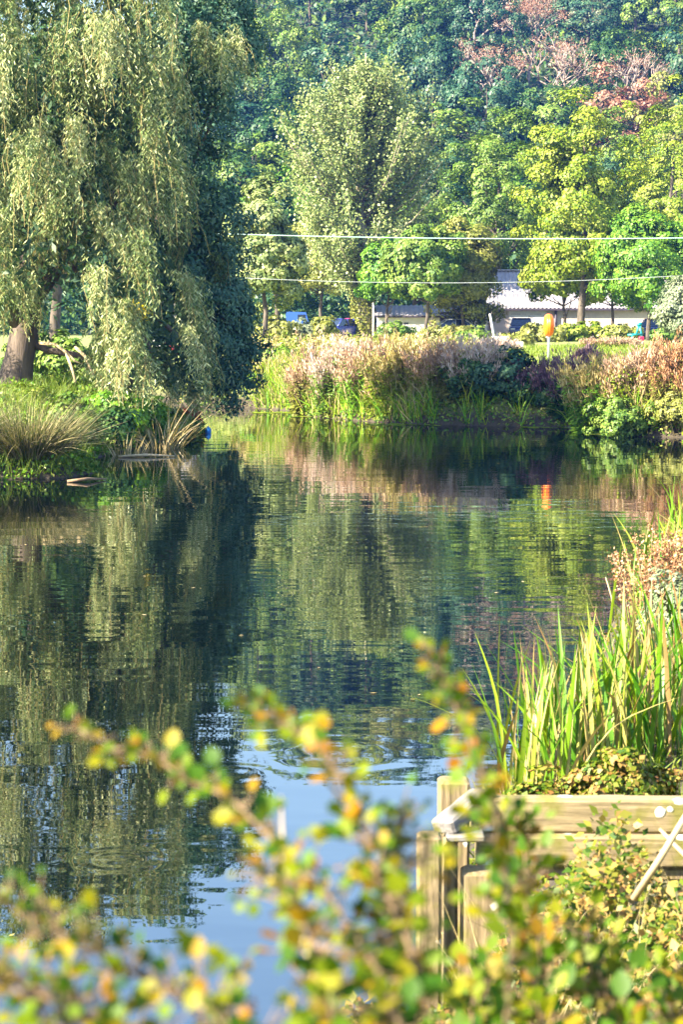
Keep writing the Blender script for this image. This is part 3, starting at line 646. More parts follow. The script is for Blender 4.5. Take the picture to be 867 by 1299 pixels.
def outbuilding():
    Y = 149; x0 = at(480, 430, Y).x; x1 = at(608, 430, Y).x; zg = hz(x0, Y); Lx = x1-x0; dp = 5.0; he = at(500, 400, Y).z-zg; hr = at(500, 388, Y).z-zg
    root = thing('pale_outbuilding', 'long low whitewashed outbuilding between the poplar trunk and the house', 'building', (x0, Y, zg))
    b = MB(); b.add([(0,0,-.3),(Lx,0,-.3),(Lx,dp,-.3),(0,dp,-.3),(0,0,he),(Lx,0,he),(Lx,dp,he),(0,dp,he),(0,dp/2,hr),(Lx,dp/2,hr)], [(0,1,5,4),(1,2,6,9,5),(2,3,7,6),(3,0,4,8,7),(4,5,9,8),(7,8,9,6)])
    obj('wall', b.mesh('outbuilding_wall', M['wall_white']), root)
    b = MB(); n_ = 22; w_ = (Lx+.6)/n_
    for sg in (0, 1):
        ye = -.35 if sg == 0 else dp+.35; ze = he - .35*(hr-he)/(dp/2)
        for i in range(n_):
            xa = -.3+i*w_; pr_ = [(xa,0),(xa+w_*.45,0),(xa+w_*.55,.05),(xa+w_*.9,.05),(xa+w_,0)]
            b.add([(x, ye, ze+dz+.05) for x, dz in pr_] + [(x, dp/2, hr+dz+.05) for x, dz in pr_], [(j, j+1, j+6, j+5) for j in range(4)])
    obj('roof', b.mesh('outbuilding_roof', M['roof']), root); box_obj('eaves_board', root, (Lx/2, -.31, he-.10), (Lx+.5, .06, .14), 'roof_dark')
    for (px, w, h) in ((493, .9, .6), (512, .9, .6), (592, .8, .6)): window(root, (at(px, 413, Y).x-x0, -.03, at(500, 413, Y).z-zg), w, h, 2)
    d = box_obj('door', root, (at(566, 413, Y).x-x0, -.03, .95), (.9, .07, 1.95), 'roof_dark', .01); box_obj('handle', d, (.32, -.055, 0), (.12, .05, .04), 'steel', .01)
outbuilding()
own_tree('leafy_tree', 'small tree with slim dark trunk in front of the whitewashed outbuilding by the steps', 540, 139, 285, 110, 'mid', 57, .27, ncl=140, nl=90, cr=.65, ls=.24)
own_tree('leafy_tree', 'low leafy tree close beside the poplar trunk, above the whitewashed wall', 492, 144, 305, 80, 'bright', 58, .34, ncl=100, nl=90, cr=.65, ls=.24)
# boarded shed glimpsed through the willow
def shed():
    Y = 92; x0 = at(193, 430, Y).x; x1 = at(243, 430, Y).x; zg = hz(x0, Y); ht = at(200, 376, Y).z-zg; Lx = x1-x0
    root = thing('boarded_shed', 'pale grey shed of upright boards glimpsed through the willow', 'shed', (x0, Y, zg))
    nb = 13
    for i in range(nb):
        w_ = Lx/nb; box_obj('board', root, (w_*(i+.5), (i % 2)*.025, ht/2), (w_-.015, .04, ht + (i*7 % 3)*.03), 'board', .006)
    b = MB(); b.box((.05, 1.3, ht/2), (.1, 2.4, ht)).box((Lx-.05, 1.3, ht/2), (.1, 2.4, ht)).box((Lx/2, 2.55, ht/2), (Lx, .1, ht)); obj('wall', b.mesh('shed_wall', M['board']), root)
    box_obj('roof', root, (Lx/2, 1.25, ht+.1), (Lx+.4, 3.0, .1), 'roof', .02)
shed()

def car(label, px, Y, rot, paint, L=4.1):
    X = (px-433.5)/FPX*Y; root = thing('parked_car', label, 'car', (X, Y, hz(X, Y)), 'cars parked beyond the bank', rot)
    hw = .84
    st = [(-2.05,.35,.62,.70),(-1.95,.26,.80,.80),(-1.2,.22,.90,hw),(-.6,.2,.94,hw),(.3,.2,.95,hw),(1.2,.2,.96,hw),(1.85,.24,.92,.80),(2.02,.34,.74,.72)]
    b = MB(); v = []
    for x, zl, zb, w_ in st:
        v += [(x,-w_*.9,zl),(x,-w_,zl+.14),(x,-w_,zb-.12),(x,-w_*.88,zb),(x,w_*.88,zb),(x,w_,zb-.12),(x,w_,zl+.14),(x,w_*.9,zl)]
    f = [(i*8+k, (i+1)*8+k, (i+1)*8+(k+1) % 8, i*8+(k+1) % 8) for i in range(len(st)-1) for k in range(8)]
    f += [tuple(range(8)), tuple(reversed(range((len(st)-1)*8, len(st)*8)))]
    b.add(v, f, True); body = obj('body', b.mesh('car_body', M[paint]), root)
    g = MB(); gs = [(-1.05,.93,.93,.74,.74),(-.35,.93,1.40,.74,.60),(.2,.94,1.46,.74,.60),(.95,.95,1.42,.74,.60),(1.65,.95,.96,.72,.70)]; v = []
    for x, z0, z1, w0, w1 in gs: v += [(x,-w0,z0),(x,-w1,z1),(x,w1,z1),(x,w0,z0)]
    g.add(v, [(i*4+k, (i+1)*4+k, (i+1)*4+(k+1) % 4, i*4+(k+1) % 4) for i in range(4) for k in range(4)] + [(0,1,2,3), (19,18,17,16)], False)
    obj('glasshouse', g.mesh('car_glass', M['glass']), root)
    r_ = MB(); r_.box((.28, 0, 1.455), (1.3, 1.18, .05), None, .02)
    for s in (-1, 1): r_.tube([(-1.05,s*.76,.95),(-.36,s*.625,1.44)], .035, 5).tube([(.25,s*.765,.95),(.25,s*.625,1.46)], .035, 5).tube([(1.62,s*.735,.96),(.95,s*.625,1.44)], .05, 5)
    obj('roof', r_.mesh('car_roof', M[paint]), root)
    for x in (-1.25, 1.25):
        for s in (-1, 1):
            w_ = MB(); w_.tube([(0,-.1,0),(0,-.085,0),(0,.085,0),(0,.1,0)], [.24,.31,.31,.24], 16); wo = obj('wheel', w_.mesh('car_wheel', M['rubber']), root, loc=(x, s*.78, .31))
            q = MB(); q.tube([(0,-.112,0),(0,.112,0)], .19, 12); obj('rim', q.mesh('car_rim', M['steel']), wo)
    for s in (-1, 1):
        box_obj('headlight', root, (-2.0, s*.55, .66), (.12, .34, .15), 'white_paint', .03); box_obj('tail_light', root, (1.98, s*.58, .78), (.1, .26, .14), 'red_p', .03)
    return root
car('violet-blue car parked behind the hedge beside the poplar trunk', 430, 149, .9, 'car_blue')
car('dark red car behind the violet-blue one', 448, 155, .7, 'car_red')
car('pale car with dark glass at the foot of the white steps', 572, 144, .1, 'car_grey')
car('navy car standing close in front of the wide house windows', 661, 147, 1.45, 'car_navy')
car('dark car at the end of the house by the teal frame', 828, 143, 1.3, 'car_navy')
# small bright blue van behind the hedge
X = (380-433.5)/FPX*158; v_ = thing('blue_van', 'bright blue van showing between the hedge and the dark tree', 'van', (X, 158, hz(X, 158)))
b = MB(); b.add([(x, y, z) for y in (-.85, .85) for (x, z) in ((-1,.35),(.95,.35),(1.0,1.0),(.75,1.25),(.55,2.0),(-.95,2.05),(-1.02,1.9))], [(0,1,2,3,4,5,6),(13,12,11,10,9,8,7)] + [(i,i+7,(i+1) % 7+7,(i+1) % 7) for i in range(7)])
obj('body', b.mesh('van_body', M['van_blue']), v_); box_obj('windscreen', v_, (.66, 0, 1.62), (.06, 1.4, .55), 'glass', rot=(0, -.26, 0)); box_obj('side_window', v_, (.2, -.86, 1.6), (.6, .03, .45), 'glass')
for x in (-.6, .6):
    for s in (-1, 1):
        w_ = MB(); w_.tube([(0,-.1,0),(0,.1,0)], .32, 14); obj('wheel', w_.mesh('van_wheel', M['rubber']), v_, loc=(x, s*.8, .32))

# white steps with handrails
def steps():
    Y = 143; X = at(520, 430, Y).x; z = hz(X, Y); r = thing('white_steps', 'white timber steps with handrails beside the white building', 'steps', (X, Y, z))
    T = lambda px, py, dy=0: Vector((at(px, py, Y).x - X, dy, at(px, py, Y).z - z))
    for dy in (0, 1.1):
        for (pa, pb, nm) in (((522,412),(522,438),'post'),((508,414),(508,438),'post'),((536,422),(536,440),'post'),((507,413),(524,413),'handrail'),((523,413),(550,435),'handrail'),((507,421),(523,421),'rail'),((523,421),(548,441),'rail'),((507,428),(522,428),'rail')):
            a, c = T(*pa, dy), T(*pb, dy); b = MB(); d = c-a; L = d.length; Mx = Vector((1,0,0)).rotation_difference(d.normalized()).to_matrix()
            b.box((0,0,0), (L, .07 if nm != 'rail' else .05, .10), Mx, .01); obj(nm, b.mesh(nm, M['white_paint']), r, loc=(a+c)/2)
    for i in range(6):
        c = T(526+i*4, 424+i*2.8, .55); box_obj('tread', r, c, (.26, 1.0, .05), 'board', .01)
    box_obj('platform', r, T(514, 424, .55), (1.0, 1.0, .06), 'board', .01)
steps()
# leaning white post, boards, kerb rail
def stick(name, label, cat, pts, rad, mat, n=7, parts=()):
    pts = [Vector(p_) for p_ in pts]; b0 = pts[0]; b = MB(); b.tube([p_-b0 for p_ in pts], rad, n)
    return tag(obj(name, b.mesh(name, M[mat]), loc=b0), label, cat)
stick('leaning_post', 'white post leaning in the weeds before the end of the house', 'post', [at(631, 446, 100), at(626, 420, 100), at(622, 398, 100)], [.07,.06,.05], 'white_paint')
def board(label, px, py, Y, w, h, mat):
    p_ = at(px, py, Y); z = hz(p_.x, Y); r = thing('board_sign', label, 'sign', (p_.x, Y, z)); box_obj('panel', r, (0, 0, p_.z-z), (w, .04, h), mat, .012)
    for s in (-1, 1): box_obj('post', r, (s*w*.35, .05, (p_.z-z)/2), (.06, .05, p_.z-z), 'board')
board('small pinkish white board standing in the weeds near the leaning post', 657, 438, 92, .55, .32, 'wall_white')
board('low white board half hidden in weeds at the foot of the leaning post', 634, 431, 98, .75, .35, 'white_paint')
X0 = at(338, 436, 135); r = thing('low_rail', 'low pale rail running along the road edge behind the bank, before the violet-blue car', 'rail', (X0.x, 135, hz(X0.x, 135)))
zr = at(380, 436, 135).z - hz(X0.x, 135)
b = MB(); b.tube([(0,0,zr), (4.6,0,zr)], .05, 6); obj('rail', b.mesh('rail', M['white_paint']), r)
for i in range(6): box_obj('post', r, (.1+i*.86, .06, zr/2), (.08, .08, max(.1, zr)), 'white_paint')
# teal frame with a red panel
Y = 110; p_ = at(806, 436, Y); r = thing('teal_frame', 'teal painted metal frame with a small red seat in front of the house end', 'frame', (p_.x, Y, hz(p_.x, Y))); B = r.location.copy()
T = lambda px, py, dy=0: Vector((at(px, py, Y).x - B.x, dy, at(px, py, Y).z - B.z))
for (nm, pts, rad) in (('post', [T(803,437), T(803,424)], .07), ('crossbar', [T(797,425), T(816,424)], .06), ('arm', [T(808,425), T(812,411)], .06), ('post', [T(818,437,.4), T(814,412,.4)], .05), ('head', [T(809,412), T(815,411)], .10)):
    b = MB(); b.tube(pts, rad, 8); obj(nm, b.mesh(nm, M['teal_p']), r)
box_obj('seat', r, T(814, 430, -.1), (.32, .3, .30), 'red_p', .06)
# lifebuoy station
Y = 68; pt = at(697, 397, Y); pb_ = at(697, 428, Y); X = pt.x; z = hz(X, Y); r = thing('lifebuoy_station', 'orange lifebuoy housing on a pale post at the lawn edge', 'lifebuoy station', (X, Y, z))
b = MB(); b.tube([(0,0,-.3), (0,0,pt.z-z-.25)], .045, 10); obj('post', b.mesh('lifebuoy_post', M['steel']), r)
zc = (pt.z+pb_.z)/2 - z; Rr = (pt.z-pb_.z)/2*.93; b = MB(); v = []; f = []; ns_ = 24
prof = [(-.15,.0),(-.15,.62),(-.138,.8),(-.10,.93),(-.045,.995),(.0,1.0),(.045,.995),(.10,.93),(.138,.8),(.15,.62),(.15,0)]
for x, q in prof:
    for k in range(ns_): a = 2*math.pi*k/ns_; v.append((x, math.cos(a)*q*Rr, math.sin(a)*q*Rr))
for i in range(len(prof)-1):
    for k in range(ns_): f.append((i*ns_+k, i*ns_+(k+1) % ns_, (i+1)*ns_+(k+1) % ns_, (i+1)*ns_+k))
b.add(v, f, True); ho = obj('housing', b.mesh('lifebuoy_housing', M['orange']), r, loc=(0, 0, zc), rot=(0, 0, .06))
b = MB(); b.tube([(-.03,0,0),(.03,0,0)], Rr*1.015, 24); obj('seam_band', b.mesh('seam_band', M['orange']), ho)
box_obj('bracket', r, (0, .05, zc-Rr-.02), (.16, .14, .07), 'steel', .01)
# slim lamp post next to the poplar
stick('lamp_post', 'slim pale post standing right beside the poplar trunk', 'post', [at(474, 436, 147), at(474, 410, 147), at(474, 384, 147)], [.09,.07,.06], 'white_paint', 10)
# overhead cables and their poles
def cable(label, a, c, sag, rad, mat):
    a, c = Vector(a), Vector(c); pts = [a.lerp(c, i/24) + Vector((0,0,-sag*4*(i/24)*(1-i/24))) for i in range(25)]
    b = MB(); b.tube([p_-a for p_ in pts], rad, 6); tag(obj('overhead_cable', b.mesh('cable', M[mat]), loc=a), label, 'cable', 'overhead cables')
Yc = 108
pl = at(150, 292, Yc); pr = at(1100, 297, Yc)
cable('thick pale green cable crossing high in front of the poplar and hillside', pl, pr, .35, .027, 'cable')
pl2 = at(150, 342, Yc); pr2 = at(1100, 330, Yc)
cable('thin pale wire sagging low in front of the house roof', pl2, pr2, .95, .015, 'cable_d')
for (px_, q, lab) in ((150, pl, 'wooden cable pole hidden behind the willow'), (1100, pr, 'wooden cable pole beyond the end of the house')):
    z = hz(q.x, Yc+.2); po = stick('cable_pole', lab, 'pole', [(q.x, Yc+.2, z-.5), (q.x, Yc+.2, q.z*.5+z*.5), (q.x, Yc+.2, q.z+.5)], [.15,.13,.11], 'wood_pole', 10)

# ------------------------------------------------------------------ bank plants
def ribbons(S0, Dv, L, Wd, bend, segs=4, seed=0, fold=False):
    g = rngf(seed); n_ = len(S0); t_ = np.linspace(0, 1, segs+1)
    side = unit(np.cross(Dv, g.normal(size=(n_,3))*np.array([.3,.3,1]) + np.array([0,0,1])))
    ang = g.uniform(0, math.pi, n_)[:,None]; h = unit(np.cross(side, Dv)); side = side*np.cos(ang) + h*np.sin(ang)
    V = []
    for i, q in enumerate(t_):
        c = S0 + Dv*(L*q)[:,None] + bend*(L*q*q)[:,None]
        w = (np.asarray(Wd)*(1-.96*q**2.2))[:,None]*.5 if np.ndim(Wd) else Wd*(1-.96*q**2.2)*.5
        V += [c-side*w, c+side*w]
    V = np.stack(V, 1).reshape(-1, 3); k = 2*(segs+1)
    f = np.concatenate([np.array([[2*i, 2*i+1, 2*i+3, 2*i+2]]) for i in range(segs)])
    F = (np.arange(n_)[:,None,None]*k + f[None]).reshape(-1, 4)
    return V, F, segs
def blades_mesh(name, mat, n_, rx, ry, h, wd, seed, spread=.35, droop=.35, segs=4):
    g = rngf(seed); a = g.uniform(0, 6.28, n_); q = g.uniform(0, 1, n_)**.5
    x, y = np.cos(a)*q*rx, np.sin(a)*q*ry; S0 = np.stack([x, y, np.full(n_, -.1)], -1)
    o = np.stack([np.cos(a), np.sin(a), 0*a], -1)
    Dv = unit(np.array([0,0,1]) + o*spread*q[:,None]*1.2 + g.normal(size=(n_,3))*.12); L = h*g.uniform(.55, 1.12, n_)
    bend = (o + g.normal(size=o.shape)*.5)*droop*g.uniform(.2, 1.2, n_)[:,None] + np.array([0,0,-1])*(droop*.55*g.uniform(0,1,n_))[:,None]
    V, F, s = ribbons(S0, Dv, L, wd, bend, segs, seed+1)
    return mesh_np(name, V, F, M[mat], np.repeat(g.uniform(0, 1, n_), s))
def herb(name, label, cat, px, Y, top_py, wpx, leafm, headm, seed, dens=1.0, headfrac=.3, dep=.6, ls=.10, group='plants of the far bank', X=None):
    X = (px-433.5)/FPX*Y if X is None else X; z = max(0.0, hz(X, Y)); H = at(px, top_py, Y).z - z; w = wpx/FPX*Y/2
    root = thing(name, label, cat, (X, Y, z), group); g = rngf(seed); n_ = int(170*dens)
    a = g.uniform(0, 6.28, n_); q = g.uniform(0, 1, n_)**.5; x, y = np.cos(a)*q*w, np.sin(a)*q*w*dep
    zz = height(X+x, Y+y) - z; zz = np.maximum(zz, -z)
    S0 = np.stack([x, y, zz-.05], -1); L = np.maximum(.25, (H - zz)*(g.uniform(.55, 1.0, n_) + .22*(g.uniform(0, 1, n_) > .86) + .12*np.sin(x*5+seed)*np.sin(y*4+seed))*(1-.25*q*q))
    Dv = unit(np.array([0,0,1]) + np.stack([x, y, 0*x], -1)*.25/max(w,.3) + g.normal(size=(n_,3))*.10); bend = g.normal(size=(n_,3))*.1*np.array([1,1,.3])
    V, F, s = ribbons(S0, Dv, L, .022, bend, 3, seed); obj('stem', mesh_np('stem', V, F, M['straw'], np.repeat(g.uniform(0,1,n_), s)), root, kind='stuff')
    nl = 56; ii = np.repeat(np.arange(n_), nl); u = g.uniform(.05, 1-.4*headfrac, len(ii)); P = S0[ii] + Dv[ii]*(L[ii]*u)[:,None] + bend[ii]*(L[ii]*u*u)[:,None]
    o = unit(g.normal(size=P.shape)*np.array([1,1,.4])); P = P + o*.08; N = unit(np.array([0,-.3,1]) + g.normal(size=P.shape)*.6); lz = ls*g.uniform(.6, 1.5, len(ii))*(1.25-.6*u)
    obj('foliage', leaf_mesh('foliage', P, unit(o + np.array([0,0,-.25])), N, lz*1.7, lz*.42, M[leafm], np.clip(g.uniform(0,1,len(ii))*.7 + np.repeat(g.uniform(0,.3,n_), nl), 0, 1)), root, kind='stuff')
    if headm:
        nh = 38; ii = np.repeat(np.arange(n_), nh); u = 1 - headfrac*g.uniform(0, 1, len(ii))**1.2; P = S0[ii] + Dv[ii]*(L[ii]*u)[:,None] + bend[ii]*(L[ii]*u*u)[:,None] + g.normal(size=(len(ii),3))*np.array([.05,.05,.05])
        obj('flower_head', leaf_mesh('flower_head', P, unit(Dv[ii] + g.normal(size=P.shape)*.35), unit(g.normal(size=P.shape)), ls*1.5, ls*.32, M[headm], g.uniform(0,1,len(ii))), root, kind='stuff')
    return root
def bush(name, label, px, Y, top_py, wpx, mat, seed, ncl=60, nl=80, cr=.3, ls=.11, group='bushes of the far bank', base_z=None, dep=.8, X=None, cat='bush', zoff=0):
    X = (px-433.5)/FPX*Y if X is None else X; z = max(0.0, hz(X, Y)) if base_z is None else base_z; H = at(px, top_py, Y).z - z; w = wpx/FPX*Y/2
    root = thing(name, label, cat, (X, Y, z), group)
    P, D, N, L, Wl, T, C = blob(seed, (w, w*dep, H*.52), ncl, nl, cr, ls, low=-1, hollow=.35)
    P = P + np.array([0,0,H*.46]); k_ = P[:,2] > .02
    obj('foliage', leaf_mesh(name+'_foliage', P[k_], D[k_], N[k_], L[k_], Wl[k_], M[mat], T[k_]), root, kind='stuff')
    b = MB(); rr3 = random.Random(seed)
    for i in range(7):
        a = rr3.uniform(0, 6.28); b.tube([(0,0,-.1), (math.cos(a)*w*.3, math.sin(a)*w*.3*dep, H*.4), (math.cos(a)*w*.6, math.sin(a)*w*.6*dep, H*.75)], [.03,.02,.008], 5)
    obj('stem', b.mesh('stem', M['stem_b']), root, kind='stuff')
    return root
def shore_y(px):
    ys = np.linspace(46, 80, 700); d = shore_dist((px-433.5)/FPX*ys, ys)
    i = np.argmax((d[1:] > 0) & (d[:-1] <= 0)); return float(ys[i+1])
herb0, bush0 = herb, bush
def herb(name, label, cat, px, Y, *a, **k):
    return herb0(name, label, cat, px, min(Y, shore_y(px) + 1.3) if 380 < px < 900 and 'group' not in k and Y < 69 else Y, *a, **k)
def bush(name, label, px, Y, *a, **k):
    return bush0(name, label, px, min(Y, shore_y(px) + 1.1) if 570 < px < 900 and 'group' not in k and Y < 62 else Y, *a, **k)
# far bank, from the bend to the right
bush('bank_bush', 'lime green bush at the river bend just past the willow', 352, 72, 444, 62, 'bright', 61)
bush('bank_bush', 'low pale green bush at the bend, touching the water past the willow', 336, 70, 480, 44, 'nettle', 62, cr=.22)
bush('bank_bush', 'small yellow-green bush at the bend beside the pink willowherb', 376, 69, 462, 36, 'lime', 63, cr=.22)
herb('willowherb', 'pink-brown willowherb standing at the corner of the far bank', 'weeds', 403, 66.5, 441, 52, 'olive', 'pinkhead', 71, 1.1, .55)
herb('willowherb', 'pale downy willowherb gone to seed, topmost of the corner bank', 'weeds', 437, 67.5, 428, 58, 'mid', 'palehead', 72, 1.0, .45)
herb('willowherb', 'green willowherb with a few rosy tops behind the iris blades', 'weeds', 470, 65.5, 432, 60, 'bright', 'pinkhead', 73, 1.0, .28)
herb('bank_weeds', 'yellow-green tall weeds in the middle of the sunny bank', 'weeds', 512, 63.5, 429, 66, 'lime', 'goldhead', 74, 1.1, .3)
herb('bank_weeds', 'golden brown weeds with pinkish tops before the white steps', 'weeds', 560, 63, 428, 66, 'olive', 'pinkhead', 75, 1.1, .4)
herb('bank_weeds', 'pale straw weeds at the lit end of the bank, above the shaded bush', 'weeds', 604, 63, 426, 56, 'olive', 'palehead', 76, 1.0, .4)
herb('bank_weeds', 'low leafy green weeds at the water under the golden brown ones', 'weeds', 545, 60.3, 478, 56, 'bright', 'goldhead', 77, .8, .25)
herb('bank_weeds', 'low pinkish weeds at the water between the iris and the leafy weeds', 'weeds', 498, 61.5, 475, 46, 'lime', 'pinkhead', 78, .8, .35)
bush('bank_bush', 'dark bush in shade nearest the sunny weeds', 600, 59.4, 458, 62, 'dark', 64, cr=.28)
bush('bank_bush', 'blue-green shaded bush in the middle of the dark stretch of bank', 645, 59.2, 446, 74, 'teal', 65, cr=.3)
herb('willowherb', 'purple-headed weeds on top of the dark stretch of bank', 'weeds', 690, 59.6, 458, 70, 'dark', 'purplehead', 79, 1.2, .45)
herb('willowherb', 'purple-brown weeds at the lawn end of the dark bank', 'weeds', 728, 59.2, 452, 44, 'dark', 'purplehead', 80, 1.0, .5)
bush('bank_bush', 'small dark bush touching the water below the purple weeds', 700, 57.6, 494, 70, 'dark', 66, cr=.22, ncl=50)
herb('bank_weeds', 'yellow-green leafy weeds on the near corner, first past the dark bank', 'weeds', 768, 53.5, 446, 70, 'bright', 'goldhead', 81, 1.3, .25)
herb('bank_weeds', 'rusty topped weeds on the near corner of the far bank', 'weeds', 815, 53.2, 438, 72, 'lime', 'pinkhead', 82, 1.4, .4)
herb('bank_weeds', 'tall orange-brown weeds at the edge of view on the far bank', 'weeds', 862, 53.6, 430, 74, 'olive', 'rusthead', 83, 1.4, .45)
herb('bank_weeds', 'brown weeds beyond the edge of view on the far bank', 'weeds', 925, 54.5, 440, 80, 'olive', 'pinkhead', 84, 1.2, .4)
bush('bank_bush', 'low green plants at the water on the near corner of the far bank', 790, 51.9, 500, 90, 'mid', 67, cr=.16, ncl=120, ls=.075)
bush('bank_bush', 'low green plants at the water under the orange-brown weeds', 862, 51.6, 498, 70, 'olive', 68, cr=.16, ncl=110, ls=.075)
for (px, Y, top, w, sd, lab) in ((415, 64.2, 478, 46, 91, 'green iris blades in the water at the corner of the far bank'), (470, 62.6, 492, 50, 92, 'short iris blades in the water under the green willowherb'), (572, 59.2, 496, 30, 93, 'thin iris blades beside the dark bush')):
    X = (px-433.5)/FPX*Y; r = thing('iris_clump', lab, 'iris', (X, Y, max(0, hz(X, Y))), 'iris clumps of the far bank'); h = at(px, top, Y).z
    obj('blade', blades_mesh('blade', 'reed_s', 130, w/FPX*Y/2, .5, h*1.1, .045, sd, .3, .15), r, kind='stuff')
# hedge and low plants before the road and the house
HED = [(350,128,402,56,'olive','yellowish hedge shrub nearest the willow, before the dark tree'),(388,130,408,40,'greygreen','greyish hedge shrub beside the blue van'),(413,127,402,24,'olive','slim upright hedge shrub beside the violet-blue car'),
       (500,128,412,46,'mid','low green shrub in front of the white building'),(568,126,411,66,'olive','low shrub at the foot of the white steps'),(606,124,420,50,'mid','low shrub between the outbuilding and the leaning post'),
       (685,122,411,84,'olive','low clipped hedge below the wide house windows'),(740,122,412,66,'lime','yellow-green hedge shrub below the small house windows'),(785,122,412,60,'olive','hedge shrub beside the teal frame'),(850,118,418,50,'mid','green shrub under the house door'),
       (648,105,428,60,'olive','low weeds-like shrub behind the pinkish board')]
for i, (px, Y, top, w, mt, lab) in enumerate(HED):
    bush('hedge_shrub', lab, px, Y, top, w, mt, 120+i, ncl=45, nl=60, cr=.4, ls=.2, group='shrubs along the road')
herb('bank_weeds', 'pinkish low weeds in front of the teal frame', 'weeds', 775, 96, 429, 70, 'olive', 'pinkhead', 140, .8, .5, group='weeds before the house')
herb('bank_weeds', 'dead brown weeds on the lawn edge near the lifebuoy post', 'weeds', 745, 62, 442, 26, 'olive', 'purplehead', 141, .5, .5, group='weeds before the house')
herb('bank_weeds', 'straw weeds at the foot of the leaning white post', 'weeds', 628, 84, 430, 60, 'olive', 'palehead', 142, .8, .5, group='weeds before the house')
bush('bank_bush', 'round yellow-green shrub on the bank below the leaning post', 622, 70, 446, 40, 'lime', 143, cr=.22)
bush('flowering_shrub', 'shrub with pinkish red flowers glimpsed below the shed boards', 233, 88, 428, 46, 'mid', 144, cr=.3, group='flowers')
g = rngf(9); Y = 86.6; c = np.array(at(234, 440, Y)); P = c + g.normal(size=(120,3))*np.array([.35,.1,.22])
r = bpy.data.objects['flowering_shrub']; obj('flower', leaf_mesh('flower', P - np.array(r.location), unit(g.normal(size=P.shape)), unit(g.normal(size=P.shape)+np.array([-.5,-1,.4])), .17, .15, M['red'], g.uniform(.3,1,120)), r, kind='stuff')

# grass: left bank, far lawn, near bank
def grass(name, n_, xr, yr, h, wd, seed, mat='grass', dmin=.3, cond=None):
    g = rngf(seed); x = g.uniform(*xr, n_); y = g.uniform(*yr, n_); d = shore_dist(x, y); k = d > dmin
    if cond is not None: k &= cond(x, y)
    x, y = x[k], y[k]; n_ = len(x); S0 = np.stack([x, y, height(x, y)-.02], -1)
    Dv = unit(np.array([0,0,1]) + g.normal(size=(n_,3))*.35); L = h*g.uniform(.5, 1.3, n_); bend = g.normal(size=(n_,3))*.25*np.array([1,1,.2])
    V, F, s = ribbons(S0, Dv, L, wd, bend, 2, seed)
    return obj(name, mesh_np(name, V, F, M[mat], np.repeat(np.clip(g.uniform(0,1,n_)*.8+.1+.15*np.sin(x*.8)*np.sin(y*.6), 0, 1), s)), kind='stuff')
grass('grass', 26000, (-16, -4), (37.5, 60), .22, .022, 201)
grass('grass', 26000, (-3, 16), (58, 100), .20, .03, 202, dmin=.8)
grass('grass', 14000, (.4, 7), (9, 30), .28, .012, 203, dmin=.15)

